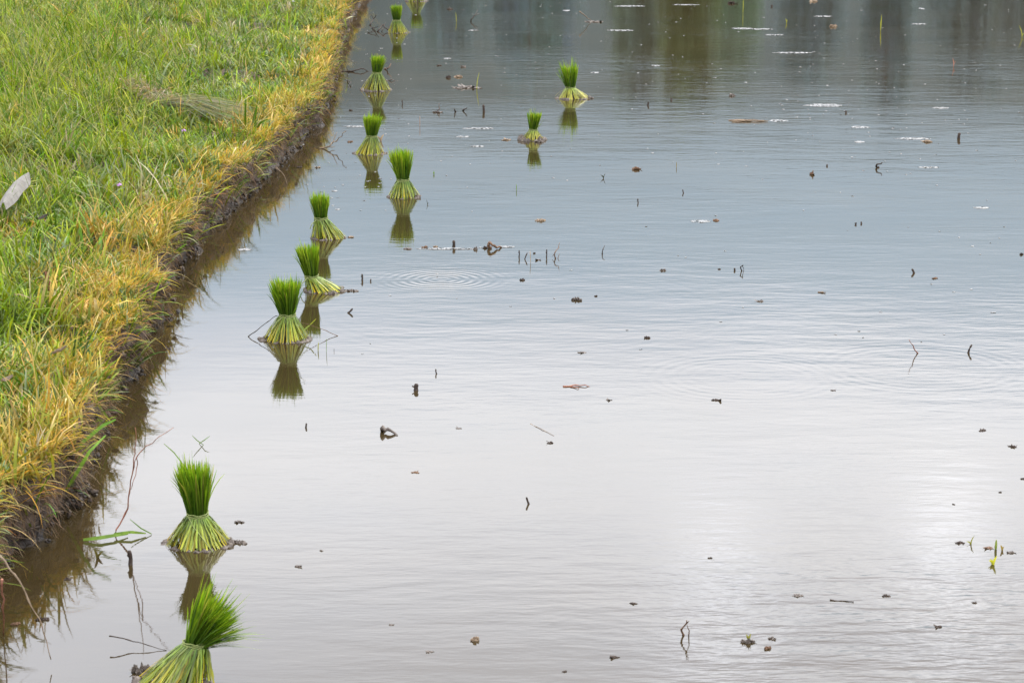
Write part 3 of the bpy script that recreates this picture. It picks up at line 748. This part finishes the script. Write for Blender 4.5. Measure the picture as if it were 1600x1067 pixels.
# foam
for i, (x, y, w, h, l) in enumerate([
 (1288, 165, 60, 6, 'largest white foam patch, thick oval in the right middle of the far water'),
 (1238, 83, 62, 3, 'long thin white foam streak below the mirrored olive trees on the right'),
 (1160, 45, 34, 4, 'left half of the broken white foam streak near the upper frame'),
 (1190, 46, 30, 3, 'right half of the broken white foam streak near the upper frame'),
 (1070, 8, 46, 2, 'thin white foam line at the top in front of the mirrored yellow tree'),
 (1287, 26, 32, 2, 'small pale foam streak under the upper frame right of centre'),
 (1210, 55, 30, 2, 'short foam streak just under the broken foam streak'),
 (1343, 199, 30, 4, 'speckled foam patch right of and below the largest foam oval'),
 (1215, 189, 28, 4, 'foam patch at the right end of the floating yellow straw'),
 (1426, 217, 58, 3, 'long foam streak touching a brown clod on the right'),
 (1451, 262, 32, 2, 'faint foam line below the long streak with the brown clod'),
 (1094, 346, 30, 4, 'foam patch joined to the left of a brown clod in mid water'),
 (1470, 169, 28, 3, 'dotted foam strip right of the largest foam oval'),
 (1343, 222, 16, 3, 'small foam scrap under the speckled foam patch'),
 (983, 10, 46, 3, 'foam streak at the upper frame above the clod with a raised twig'),
 (969, 48, 40, 3, 'white foam streak right of and below the clod with a raised twig'),
 (740, 48, 17, 2, 'small foam streak below the leaning far twig'),
 (1025, 103, 13, 3, 'small round foam dot right of the ragged topped bundle'),
 (930, 114, 14, 2, 'pair of foam dots beside the ragged top of the far bundle'),
 (748, 201, 52, 3, 'broad faint foam smear under the row of dark twigs'),
 (724, 214, 22, 2, 'slanting foam line below the broad faint smear'),
 (745, 229, 24, 2, 'short foam line left of the mud heap bundle'),
 (1533, 325, 24, 2, 'foam line with dark grains at the right side of the water'),
 (885, 17, 10, 4, 'round foam dot near the upper frame in mid water'),
 (1436, 38, 22, 2, 'foam line near the upper right corner'),
 (1440, 14, 8, 4, 'foam dot near the upper right corner'),
 (700, 92, 14, 2, 'foam line above the two small clods of the far left water'),
 (555, 198, 34, 2, 'foam streak beside the bank left of the square topped bundle'),
 (700, 389, 90, 2, 'thin foam line stretched under the row of brown clods in mid water'),
 (790, 386, 30, 2, 'foam scrap right of the leaning brown chunk'),
 (382, 390, 24, 3, 'pale scum patch by the bank reflection'),
]): foam(x, y, w, h, l, i + 1)
def strawmat(px, py, w, label):
    p = at(px, py); k = ppm(p); lst = []
    for i in range(16):
        x = random.gauss(0, .2) * w / k; y = random.gauss(0, .03); a = random.gauss(0, .35); L = random.uniform(.2, .6) * w / k; z = random.uniform(0, .008)
        d = Vector((math.cos(a), math.sin(a), random.gauss(0, .02))) * L * .5
        lst.append(tube([Vector((x, y, z)) - d, Vector((x, y, z + .002)), Vector((x, y, z)) + d], [.0022, .003, .0018], 5))
    o = link('straw_mat', tubes('straw_mat', lst), M_TAN); o.location = p
    return tag(o, label, 'straw')
strawmat(1166, 190, 50, 'floating yellow brown straw mat with foam at its right end')
# clods
for i, (x, y, w, h, l, mt) in enumerate([
 (703, 15, 9, 4, 'dark clod near the upper frame right of the farthest bundle', M_DARK),
 (928, 35, 34, 4, 'flat muddy clod under a raised twig near the upper frame', M_MUD),
 (686, 103, 8, 4, 'small dark clod, left of the two right of the narrow topped bundle', M_DARK),
 (724, 105, 9, 6, 'small clod, right of the two right of the narrow topped bundle', M_MUD),
 (701, 122, 8, 7, 'dark chunk left of the pale crumbly clod', M_DARK),
 (717, 121, 16, 6, 'pale crumbly clod beside a dark chunk', M_TAN),
 (729, 138, 54, 5, 'wide flat mud mat beside a yellow green shoot', M_MUD),
 (683, 176, 20, 4, 'low mud lump at the foot of a dark upright twig', M_MUD),
 (791, 219, 18, 3, 'flat brown crumb left of the mud heap bundle', M_TAN),
 (1143, 6, 12, 7, 'dark reddish clod on the upper frame in front of the mirrored trees', M_DARK),
 (1302, 42, 12, 7, 'pale brown clod in the upper right water', M_TAN),
 (1271, 3, 15, 5, 'pale brown clod touching the upper frame', M_TAN),
 (1144, 150, 9, 8, 'lone upright clod left of the largest foam oval', M_MUD),
 (1449, 222, 18, 6, 'brown clod at the right end of the long foam streak', M_TAN),
 (1268, 273, 9, 10, 'upright brown clod right of centre in bluish water', M_BROWN),
 (994, 265, 18, 7, 'rounded brown clod below the ragged topped bundle', M_BROWN),
 (845, 345, 18, 6, 'brown clod with pale leaf, above the cluster of standing stubs', M_TAN),
 (1119, 345, 12, 5, 'brown clod at the right end of a foam patch in mid water', M_BROWN),
 (637, 389, 14, 5, 'brown clod at the left end of the clod row by the reflected bundle', M_MUD),
 (664, 387, 10, 5, 'second clod from the left in the mid water row', M_BROWN),
 (680, 386, 9, 4, 'flat pale clod left of the upright stub in the mid water row', M_TAN),
 (743, 390, 8, 8, 'dark knobby clod, first one right of the upright stub of the row', M_MUD),
 (758, 388, 7, 7, 'small dark clod beside the leaning brown chunk', M_DARK),
 (835, 396, 5, 4, 'tiny clod among the standing stubs', M_DARK),
 (841, 406, 10, 3, 'flat mud crumb among the standing stubs', M_MUD),
 (816, 438, 9, 6, 'dark clod at the right rim of the ripple rings', M_DARK),
 (901, 469, 22, 8, 'broad brown clod in mid water right of the ripple rings', M_MUD),
 (931, 463, 6, 4, 'tiny clod just right of the broad brown clod', M_DARK),
 (1036, 423, 10, 6, 'pale and dark clod right of the lone slanted twig', M_MUD),
 (1124, 421, 5, 4, 'tiny dark clod left of the hooped twig', M_DARK),
 (1188, 471, 12, 4, 'small flat clod below the hooped twig', M_MUD),
 (1011, 528, 12, 5, 'twin crumbs in the middle of the grey water', M_DARK),
 (1461, 435, 9, 4, 'square brown clod on the right side in mid water', M_BROWN),
 (1596, 398, 7, 6, 'dark clod on the right frame edge', M_DARK),
 (1283, 457, 12, 3, 'pale crumb with white edge right of centre', M_TAN),
 (1119, 625, 20, 4, 'flat dark clod in bright water right of centre', M_DARK),
 (951, 625, 11, 3, 'faint crumb left of the flat dark clod', M_MUD),
 (1301, 610, 8, 2, 'tiny crumb below the tall reddish twig', M_DARK),
 (1535, 673, 13, 4, 'flat dark crumb near the right frame in bright water', M_DARK),
 (1582, 698, 17, 4, 'cluster of three dark crumbs near the right frame', M_DARK),
 (1597, 748, 8, 4, 'dark crumb cut by the right frame in bright water', M_DARK),
 (649, 738, 16, 3, 'flat reddish crumb below the driftwood chunk', M_BROWN),
 (859, 692, 12, 4, 'crumb below the thin floating straw', M_DARK),
 (717, 669, 9, 2, 'faint crumb right of the driftwood chunk', M_MUD),
 (908, 551, 17, 3, 'faint flat crumb below the broad brown clod', M_MUD),
 (742, 1000, 18, 11, 'brown clod with a pale side in the lower middle', M_TAN),
 (671, 1018, 13, 4, 'faint grey crumb left of the lower brown clod', M_MUD),
 (959, 1027, 14, 5, 'dark crumb low in the middle of the frame', M_DARK),
 (883, 1049, 8, 4, 'small dark crumb close to the lower frame', M_DARK),
 (989, 942, 13, 4, 'grey crumb left of the dead curled sprout', M_DARK),
 (612, 976, 9, 3, 'faint crumb right of the nearest bundle', M_MUD),
 (466, 885, 12, 5, 'small mud crumb right of the upright bundle', M_MUD),
 (375, 816, 20, 5, 'flat mud crumb pair right of the upright bundle top tie', M_MUD),
 (502, 860, 7, 3, 'tiny pale crumb in the grey water right of the upright bundle', M_MUD),
 (1110, 872, 8, 4, 'tiny dark crumb above the white glare', M_DARK),
 (1385, 931, 18, 4, 'flat dark crumb right of the floating dark straw', M_DARK),
 (1247, 930, 24, 3, 'flat grey crumb left of the floating dark straw', M_MUD),
 (1523, 942, 9, 3, 'small crumb below the yellow sprout', M_DARK),
 (1467, 979, 12, 5, 'dark crumb in the lower right rippled water', M_DARK),
 (1206, 998, 15, 5, 'grey crumb above and right of the mossy clod', M_MUD),
 (1199, 1013, 12, 8, 'reddish crumb right of the mossy clod', M_BROWN),
 (1169, 1004, 26, 12, 'mossy clod in the lower right rippled water', M_MUD),
 (1500, 848, 22, 4, 'flat dark crumb left of the red tipped sprig', M_DARK),
 (1545, 856, 14, 5, 'brown crumb left of the green leaf sprout', M_BROWN),
 (1578, 863, 16, 6, 'dark mossy crumb at the right end of the sprouts', M_MUD),
 (1563, 769, 6, 3, 'tiny crumb above the sprouts near the right frame', M_DARK),
 (1490, 788, 5, 2, 'tiny crumb at the upper left of the sprouts', M_DARK),
 (373, 848, 32, 8, 'brown mud tail trailing right from the foot of the upright bundle', M_MUD),
 (222, 1050, 46, 22, 'lumpy dark mud at the left foot of the nearest bundle', M_MUD),
 (416, 530, 34, 9, 'crumbled mud at the left foot of the full rounded bundle', M_MUD),
 (549, 455, 26, 5, 'brown mud tail right of the left leaning bundle', M_MUD),
 (548, 371, 12, 4, 'pale mud tip right of the foot that trails right', M_TAN),
 (920, 154, 18, 6, 'pale mud at the right foot of the ragged topped bundle', M_MUD),
 (820, 219, 22, 9, 'dark muddy heap at the left foot of the smallest bundle', M_MUD),
 (843, 222, 18, 8, 'pale grey mud at the right foot of the smallest bundle', M_MUD),
]): clod(x, y, w, h, l, i * 3.7 + 1, mt)
# stubs
for i, (x, y, h, ln, l, r) in enumerate([
 (756, 175, 11, -1, 'thick dark stub at the right end of the far twig row', .008),
 (629, 163, 7, 0, 'tiny thin stub right of the narrow topped bundle', .003),
 (1012, 165, 5, 1, 'tiny dark stub right of the ragged topped bundle', .006),
 (1322, 177, 4, 0, 'tiny dark stub under the largest foam oval', .006),
 (1498, 217, 9, 1, 'dark upright stub with bulb near the right side of the far water', .009),
 (1206, 11, 3, 0, 'tiny dark stub at the upper frame', .008),
 (1292, 260, 3, 1, 'tiny dark stub right of the upright brown clod', .005),
 (997, 317, 6, 0, 'thin tiny stub below the rounded brown clod', .003),
 (1068, 302, 5, 0, 'thin tiny stub right of centre in bluish water', .003),
 (1049, 157, 4, 0, 'tiny stub between the far lone bundle and the foam oval', .005),
 (709, 386, 10, 0, 'dark upright stub standing in the row of brown clods', .007),
 (566, 438, 9, 0, 'dark upright stub left of the ripple rings', .004),
 (579, 440, 4, 0, 'tiny stub between the dark upright stub and the ripple rings', .003),
 (811, 402, 11, 0, 'leftmost thin stub of the standing cluster', .0028),
 (820, 405, 9, 4, 'bent stub second from the left in the standing cluster', .0028),
 (854, 402, 12, 0, 'straight thin stub in the right half of the standing cluster', .0028),
 (1148, 423, 4, 0, 'tiny stub beside the hooped twig', .004),
 (1428, 427, 6, -4, 'small slanted dark stub on the right above the square clod', .005),
 (682, 584, 8, 0, 'small dark stub right of and behind the thick black stub', .0025),
 (650, 610, 10, 0, 'thick black stub standing alone in bright water', .008),
 (478, 668, 6, 0, 'small cross shaped stub left of the driftwood chunk', .003),
 (826, 787, 10, -4, 'short leaning stub alone in the lower middle', .003),
 (1513, 551, 12, 5, 'dark stub leaning right near the right frame', .004),
 (204, 882, 22, -2, 'dark brown seed head stub left of the upright bundle', .006),
 (544, 489, 7, 6, 'dark forked stub right of the full rounded bundle', .004),
 (1337, 351, 3, 0, 'left one of two tiny stubs right of centre', .004),
 (1346, 350, 3, 0, 'right one of two tiny stubs right of centre', .004),
]): stub(x, y, h, ln, l, r, seed=i)
# shoots
for i, (x, y, h, ln, l, c, w, n) in enumerate([
 (713, 34, 14, -1, 'thin yellow green shoot right of the farthest bundle', YG, .006, 1),
 (745, 140, 26, 4, 'slender yellow green shoot rising from the flat mud mat', YG, .006, 1),
 (1161, 20, 22, 0, 'green reed in front of the mirrored yellow tree', YG, .008, 1),
 (1376, 48, 24, 1, 'yellow reed standing alone near the upper right', YG, .009, 2),
 (1597, 58, 18, -6, 'yellow shoot on the upper right frame edge', YG, .007, 2),
 (1490, 105, 14, -2, 'reddish sprig in the upper right water', (.5, .25, .2), .005, 3),
 (1229, 37, 8, -2, 'small yellow sprig on a foam streak', YG, .007, 2),
 (656, 197, 16, 0, 'thin reddish stalk left of the broad faint smear', (.4, .25, .2), .004, 1),
 (807, 298, 10, 0, 'thin green stub below the smallest bundle', GR, .004, 1),
 (678, 273, 6, 0, 'tiny green sprig right of the tall wide topped bundle', GR, .005, 3),
 (1057, 262, 9, 0, 'thin brown stub right of the rounded brown clod', (.25, .2, .08), .004, 1),
 (829, 410, 20, -1, 'thin tan stalk in the middle of the standing cluster', (.4, .28, .15), .0025, 1),
 (510, 550, 22, 1, 'thin green shoot right of the full rounded bundle', GR, .002, 1),
 (497, 548, 14, 1, 'yellow green blade tip right of the full rounded bundle', YG, .004, 2),
 (522, 549, 5, 0, 'tiny dark shoot farthest right of the full rounded bundle', DK, .0018, 1),
 (1517, 850, 14, 5, 'green sprig with a dark red curved tip', (.3, .3, .04), .005, 3),
 (1556, 858, 16, 0, 'upright green leaf sprout amid dark crumbs', (.25, .32, .06), .007, 2),
 (1566, 860, 9, -3, 'brownish leaf tip right of the green leaf sprout', (.35, .25, .05), .006, 2),
 (1552, 882, 14, 5, 'bright yellow sprout with three leaves, lowest of the sprouts', (.6, .6, .05), .008, 4),
 (1170, 1001, 12, 3, 'small yellow green leaves on the mossy clod', (.3, .3, .06), .006, 5),
 (152, 872, 16, -5, 'dark leafy sprout left of the dark seed head stub', (.12, .1, .02), .008, 5),
 (595, 221, 11, 5, 'dry crumpled leaf standing at the right of the square topped bundle', (.4, .3, .2), .014, 3),
 (668, 320, 8, -2, 'small dark sprig right of the tall bundle foot', DK, .003, 3),
 (943, 279, 8, 3, 'dark three pointed sprig between the smallest bundle and the brown clod', DK, .005, 4),
]): shoot(x, y, h, ln, l, c, w, n, seed=i)
# twigs lying or leaning: pixel paths with heights
twig([(906, 19, .12), (916, 27, .06), (925, 33, 0)], 'pale raised twig stuck into the flat clod near the upper frame', .005, M_TAN)
twig([(736, 34, 0), (741, 26, .05), (746, 16, .10)], 'dark leaning twig alone near the upper frame right of the yellow green shoot', .006, M_DARK, branches=[[(741, 26, .05), (748, 22, .07)]])
twig([(536, 112, 0), (552, 111, .01), (566, 108, .02), (580, 112, .0)], 'brown twig lying left of the narrow topped bundle', .007, M_DARK, branches=[[(545, 112, .01), (541, 104, .05)]])
twig([(540, 124, 0), (548, 129, .02), (543, 137, .0)], 'thin bent twig near the bank beside the narrow topped bundle', .004, M_DARK)
twig([(590, 50, 0), (598, 40, .05), (606, 46, .02), (612, 36, .07)], 'tangled brown twigs left of the second farthest bundle', .007, M_DARK, branches=[[(596, 50, .0), (603, 36, .07)], [(580, 44, 0), (592, 42, .05)], [(575, 52, 0), (588, 50, .02)]])
twig([(578, 40, 0), (584, 30, .05), (588, 24, .1)], 'small forked twig between the bank and the tangled twigs', .006, M_DARK, branches=[[(584, 30, .05), (580, 22, .1)]])
twig([(601, 108, 0), (607, 106, .03), (611, 101, .05)], 'short brown twig against the right of the narrow green top', .006, M_BROWN)
twig([(604, 126, 0), (612, 125, .01), (622, 127, 0)], 'short floating twig right of the narrow topped bundle tie', .005, M_MUD)
twig([(500, 232, 0), (515, 229, .02), (525, 220, .05), (541, 205, .12)], 'reddish forked stalk between the bank and the square topped bundle', .005, M_TAN, branches=[[(515, 229, .02), (523, 230, .01)], [(520, 226, .03), (528, 208, .1)]])
twig([(684, 177, 0), (686, 170, .02), (685, 162, .05)], 'dark upright twig, first in the far twig row', .005, M_DARK, branches=[[(686, 172, .02), (680, 176, .0)]])
twig([(712, 175, 0), (709, 171, .03)], 'short twig leaning left, second in the far twig row', .005, M_DARK)
twig([(724, 173, 0), (729, 169, .03)], 'short twig leaning right, third in the far twig row', .006, M_DARK)
twig([(868, 404, 0), (867, 395, .03), (873, 386, .05), (874, 379, .07)], 'tallest dry stalk at the right of the standing cluster', .003, M_BROWN, branches=[[(873, 404, 0), (874, 396, .02)], [(867, 397, .02), (863, 400, .01)]])
twig([(941, 397, 0), (943, 391, .02), (945, 383, .04)], 'slanted dark twig alone right of the standing cluster', .003, M_DARK)
twig([(1159, 423, 0), (1158, 418, .02), (1161, 415, .03), (1163, 421, 0.0)], 'small hooped twig right of centre', .003, M_DARK)
twig([(1434, 552, 0), (1428, 543, .03), (1421, 531, .07)], 'tall reddish twig leaning left near the right side', .0025, M_RED, branches=[[(1428, 543, .03), (1425, 537, .05)]])
twig([(1373, 262, 0), (1370, 260, .01), (1378, 254, .04)], 'dark curled leaf twig on the right in bluish water', .007, M_DARK)
twig([(766, 388, 0), (766, 379, .03), (775, 384, .02), (783, 387, 0)], 'leaning brown chunk at the right end of the clod row', .009, M_BROWN)
twig([(599, 672, 0), (603, 669, .015), (611, 674, .008), (622, 681, 0)], 'driftwood chunk with a pale top in bright water', .009, M_MUD, 'driftwood', 'driftwood')
twig([(880, 604, 0), (900, 602, .004), (926, 604, 0)], 'flat reddish twig floating in bright water', .0035, M_RED, branches=[[(892, 603, .004), (905, 608, 0)]])
twig([(829, 662, 0), (848, 671, .002), (866, 681, 0)], 'thin floating straw in the middle of the bright water', .0012, M_TAN)
twig([(1297, 937, .001), (1315, 938, .001), (1333, 940, .001)], 'dark straw floating in the lower right', .002, M_DARK)
twig([(171, 993, .03), (200, 999, .02), (232, 1008, .01), (260, 1016, 0)], 'dark stem running left from the nearest bundle over the water', .0018, M_DARK)
twig([(1068, 992, 0), (1066, 982, .02), (1072, 974, .04), (1071, 970, .05)], 'dead curled sprout on the white glare in the lower right', .003, M_BROWN, 'dead_sprout', 'sprout', branches=[[(1078, 992, 0), (1079, 984, .02), (1072, 976, .04)], [(1072, 974, .04), (1075, 971, .05)]])
twig([(388, 526, 0), (398, 519, .02), (418, 503, .06), (432, 494, .09), (440, 492, .095)], 'dark bent stalk reaching left from the full rounded bundle to the water', .002, M_DARK)
twig([(528, 525, 0), (510, 517, .02), (485, 508, .05), (463, 502, .075)], 'thin bent stalk reaching right from the full rounded bundle to the water', .0015, M_BROWN)
twig([(180, 836, 0), (196, 802, .06), (202, 770, .13), (208, 735, .21), (214, 712, .26)], 'tall forked reddish stalk rising between the bank and the upright bundle', .0028, M_RED, branches=[[(214, 712, .26), (222, 702, .28), (243, 688, .32), (270, 668, .36)], [(214, 712, .26), (216, 725, .22), (207, 757, .16), (204, 765, .14)], [(208, 735, .21), (211, 700, .29), (213, 668, .36)]])
twig([(0, 869, .30, 0), (24, 900, .25, 0), (45, 935, .17, 0), (66, 975, .09, 0), (80, 1030, -.02, 0)], 'long pale straw blade arching over the lower left water', .0028, M_TAN, 'straw_stalk', 'straw')
# floating leaves
def bladeleaf(pts, w, c0, c1, label, name='grass_sprig'):
    p0 = at(*pts[0]); pp = [at(*q) - Vector((p0.x, p0.y, 0)) for q in pts]
    o_ = []
    for i in range(len(pp) - 1):
        for j in range(4): o_.append(pp[i].lerp(pp[i + 1], j / 4))
    o_.append(pp[-1]); k = len(o_)
    o = link(name, npmesh(name, *rib(o_, [w * (.4 + .6 * math.sin(math.pi * min(1, .15 + i / (k - 1) * .85))) for i in range(k)], c0, c1)), M_LEAF); o.location = (p0.x, p0.y, 0)
    return tag(o, label, 'grass blade')
bladeleaf([(130, 843, .006), (155, 840, .012), (180, 836, .012), (200, 834, .006)], .011, GR, (.25, .4, .08), 'broad green blade floating below the forked reddish stalk')
bladeleaf([(178, 834, .012), (205, 831, .016), (228, 833, .006)], .009, GR, (.25, .38, .06), 'second green blade floating right of the broad green one')
bladeleaf([(237, 834, .002), (220, 825, .02), (203, 811, .045)], .004, GR, (.14, .24, .08), 'thin green blade tip raised at the right of the floating blades')
bladeleaf([(288, 728, .21), (272, 707, .25), (256, 693, .28)], .0035, GR, (.2, .3, .08), 'long thin blade sticking out up left from the upright bundle top')
bladeleaf([(318, 695, .0), (308, 688, .02), (300, 680, .04)], .003, GR, (.15, .25, .08), 'left blade of the faint green pair above the upright bundle')
bladeleaf([(311, 693, .0), (320, 687, .02), (328, 681, .03)], .003, GR, (.15, .25, .08), 'right blade of the faint green pair above the upright bundle')
bladeleaf([(472, 518, .03), (484, 508, .05), (494, 498, .08)], .005, GR, YG, 'loose green blade leaning right from the full rounded bundle')
bladeleaf([(170, 655, .05), (150, 628, .15), (178, 604, .2)], .009, GR, (.2, .34, .05), 'green blade curving off the bank over the reflection')
bladeleaf([(85, 745, .08), (130, 690, .17), (160, 665, .22), (181, 655, .24)], .012, GR, (.14, .3, .04), 'broad dark green blade reaching off the bank over the water')
bladeleaf([(100, 770, .05), (118, 742, .12), (140, 705, .2), (165, 680, .24)], .011, GR, (.2, .36, .05), 'second broad green blade of the bank below the reaching one')
# scum specks
def specks():
    V, Q = [], []
    o = 0; n = 0
    while n < 520:
        px = random.uniform(530, 1650); py = abs(random.gauss(0, 130)) * 1.0 - 10 if random.random() < .8 else random.uniform(0, 560)
        if py > 600: continue
        if random.random() < .16: px = random.gauss(1320, 70); py = random.gauss(185, 25) if random.random() < .6 else random.gauss(120, 30)
        if random.random() < .22: px = random.uniform(470, 640); py = random.uniform(20, 330)
        p = at(px, py)
        if p.x < edge_x(p.y) + .08: continue
        n += 1
        a = random.uniform(.003, .010) * (1 + .6 * (random.random() < .15)); b = a * random.uniform(.6, 1.6); ph = random.random()
        V.append((p.x, p.y, .0035)); m = 6
        for z, k in ((.002, 1), (-.002, 1)):
            for i in range(m):
                th = i / m * 6.283 + ph; r = random.uniform(.6, 1.2) if z > 0 else 1; V.append((p.x + a * r * math.cos(th), p.y + b * r * math.sin(th), z))
        for i in range(0, m, 2): Q.append([o, o + 1 + i, o + 1 + (i + 1) % m, o + 1 + (i + 2) % m])
        for i in range(m): Q.append([o + 1 + i, o + 1 + m + i, o + 1 + m + (i + 1) % m, o + 1 + (i + 1) % m])
        o += 1 + 2 * m
    return tag(link('foam_specks', npmesh('specks', np.array(V), np.array(Q)), M_FOAM), 'countless white foam specks floating over the far water', 'foam specks', kind='stuff')
specks()
# ------------------------------------------------------------ things on the bank
def straw_pile():
    parts = []
    a = at(195, 135, .3); b = at(262, 170, .3); c = at(390, 190, .27)
    ends = []
    for i in range(420):
        t = random.random(); w = random.gauss(0, .055)
        p = a.lerp(b, t); d = (b - a).normalized(); s = Vector((-d.y, d.x, 0)); L = random.uniform(.12, .3)
        st = p + s * w + Vector((0, 0, random.uniform(0, .05))); dd = (d + s * random.gauss(0, .3) + Vector((0, 0, random.gauss(0, .12)))).normalized()
        cc = palette(1, [(.36, .29, .17), (.28, .25, .14), (.42, .36, .25), (.18, .18, .12), (.34, .23, .14)])[0]
        pts = [st - dd * L * .5, st + Vector((0, 0, .01)), st + dd * L * .5]
        parts.append(rib(pts, [.003, .006, .002], cc * .8, cc, side=Vector((random.gauss(0, 1), random.gauss(0, 1), random.gauss(0, .5)))))
    for i in range(300):
        t = random.random(); st = b + Vector((random.gauss(0, .04), random.gauss(0, .05), random.uniform(0, .04)))
        e = b.lerp(c, random.uniform(.45, 1)) + Vector((random.gauss(0, .05), random.gauss(.02, .2), random.uniform(-.02, .06)))
        cc = palette(1, [(.25, .27, .17), (.18, .22, .12), (.34, .32, .22), (.14, .18, .09), (.26, .23, .15)])[0]
        parts.append(rib([st, st.lerp(e, .5) + Vector((0, 0, .03)), e], [.004, .0065, .002], cc * .8, cc, side=Vector((random.gauss(0, 1), random.gauss(0, 1), random.gauss(0, .5)))))
    V, Q, C = merge(parts); o0 = np.array(tuple(b)); V = V - o0 + np.array([0, 0, .02])
    o = link('straw_heap', npmesh('straw', V, Q, C), M_DRY); o.location = tuple(b)
    return tag(o, 'flattened heap of cut grey straw fanned out on the green bank', 'straw heap')
straw_pile()
def husk():
    a = at(6, 345, .32); b = at(46, 297, .34); bm = bmesh.new(); rows = []
    d = (b - a); L = d.length; d.normalize(); s = Vector((d.y, -d.x, 0)).normalized(); n = 14
    for i in range(n):
        t = i / (n - 1); w = L * .058 * (math.sin(math.pi * (.05 + .9 * t)) ** .75) * (1.1 - .25 * t + .12 * math.sin(t * 11))
        c = a + d * L * t + Vector((0, 0, .05 + .02 * math.sin(t * 3)))
        rows.append([bm.verts.new(c + s * w * j / 3 + Vector((0, 0, .035 * (1 - (j / 3) ** 2) + .003 * noise.noise(Vector((t * 8, j, 1)))))) for j in range(-3, 4)])
    for i in range(n - 1):
        for j in range(6): bm.faces.new((rows[i][j], rows[i + 1][j], rows[i + 1][j + 1], rows[i][j + 1]))
    for f in bm.faces: f.smooth = True
    bmesh.ops.solidify(bm, geom=bm.faces[:], thickness=.003)
    me = bpy.data.meshes.new('husk'); bm.to_mesh(me); bm.free()
    return tag(link('dry_husk', me, earthmat('bleached_husk', [(.3, (.3, .28, .25)), (.7, (.46, .44, .4))], 30, .008, .7)), 'bleached white curved husk lying in the grass at the left edge', 'husk')
husk()
def small_leaf(px, py, z, L, w, tilt, mat, label):
    p = at(px, py, z); o = floatleaf(px, py, 10, 0, label, mat, w, 'dead_leaf', 'leaf', seed=px % 7, lift=.01)
    s = L / (10 / ppm(at(px, py))); o.location = p; o.scale = (s, s, s); o.rotation_euler = (R(20), R(-tilt), R(15)); return o
small_leaf(83, 440, .36, .075, .35, 80, M_RED, 'upright rust red dead leaf in the green grass left of the yellow fringe')
M_PALE = earthmat('pale_dead_leaf', [(.3, (.3, .23, .17)), (.7, (.45, .37, .29))], 60, .001)
small_leaf(93, 553, .335, .05, .22, 5, M_PALE, 'pale dry leaf on the yellow grass above the weed clump')
small_leaf(12, 597, .335, .04, .6, 5, M_PALE, 'round pale dry leaf at the left frame edge on yellow grass')
small_leaf(68, 343, .36, .05, .5, 10, M_MUD, 'small dark leaf right of the bleached husk')
M_PURPLE = earthmat('purple_petal', [(.3, (.35, .15, .4)), (.7, (.55, .35, .6))], 60, .001)
def flower(px, py, label, mat=M_PURPLE, s=.011):
    p = at(px, py, .34); root = tag(empty('flower', p), label, 'flower', 'small flowers in the bank grass')
    lst = []
    for k in range(6):
        a = k * 1.047; lst.append(((math.cos(a) * s * .8, math.sin(a) * s * .8, .004 * (k % 2)), s * .7, s * .45, s * .3, float(k)))
    lst.append(((0, 0, s * .5), s * .6, s * .6, s * .6, 9.0))
    lump('petals', lst, mat, root, .3, 2)
    v, q = tube([Vector((0, 0, -.1)), Vector((.004, 0, -.05)), Vector((0, 0, 0))], [.0015] * 3, 5)
    link('stalk', npmesh('stalk', np.array(v), np.array(q), np.tile([[.1, .2, .04]], (len(v), 1))), M_LEAF, root)
for a in ((287, 205, 'purple flower below the fanned straw heap'), (187, 290, 'pink purple flower in the green grass left of the bank mud face'),
          (189, 60, 'small lilac flower in the upper left grass between tall stems'), (156, 75, 'lilac flower farthest left among the tall stems')): flower(*a)
M_WHITEP = earthmat('white_petal', [(.3, (.35, .35, .34)), (.7, (.5, .5, .48))], 60, .001)
flower(458, 3, 'tiny white flower at the top of the bank near the frame', M_WHITEP, .01)
flower(182, 72, 'tiny white flower right of the lilac ones', M_WHITEP, .008)
def gravel_crumbs():
    pr = []
    for i in range(420):
        y = math.exp(random.uniform(math.log(6.4), math.log(22))); f = random.random()
        pr.append(((edge_x(y) + .03 + random.gauss(0, .02), y, random.uniform(-.002, .03) if f < .6 else random.uniform(0, edge_h(y))), *(random.uniform(.005, .016) for _ in range(3)), float(i)))
    o = lump('soil_crumbs', pr, M_BANK, None, .6, 1)
    return tag(o, 'crumbs of brown soil along the foot of the bank', 'soil crumbs', kind='stuff')
gravel_crumbs()
# litter caught along the foot of the bank
for i, (x, y, w, h, l, mt) in enumerate([
 (66, 968, 26, 8, 'dark leaf litter floating in the bank reflection at the lower left', M_DARK),
 (24, 975, 20, 8, 'brown litter clump beside the lower left frame edge', M_BROWN),
 (105, 905, 16, 4, 'thin dark litter in the bank reflection left of the dark seed head stub', M_DARK),
 (262, 545, 12, 4, 'small crumb in the bank reflection beside the full rounded bundle', M_DARK),
 (468, 262, 10, 4, 'dark crumb by the bank below the square topped bundle', M_DARK),
 (497, 262, 9, 3, 'pale crumb by the bank left of the tall wide topped bundle', M_TAN),
 (548, 173, 8, 3, 'dark crumb between the bank and the narrow topped bundle reflection', M_DARK),
 (547, 222, 10, 4, 'reddish crumb right of the forked reddish stalk', M_BROWN)]): clod(x, y, w, h, l, 300 + i * 2.3, mt)
twig([(432, 262, .1), (445, 275, .05), (449, 288, 0)], 'pale stalk hanging from the bank face into the water', .003, M_TAN)
twig([(388, 262, .14), (398, 285, .07), (407, 305, 0)], 'thin stalk slanting off the dark bank face left of the narrow waisted bundle', .0025, M_BROWN)
twig([(283, 418, .12), (285, 435, .05), (287, 448, 0)], 'short pale stalk hanging down the bank face beside the overlapping pair', .0025, M_TAN)
twig([(4, 905, .22), (5, 950, .12), (5, 995, .0)], 'orange stalk upright at the lower left frame edge', .003, M_RED)
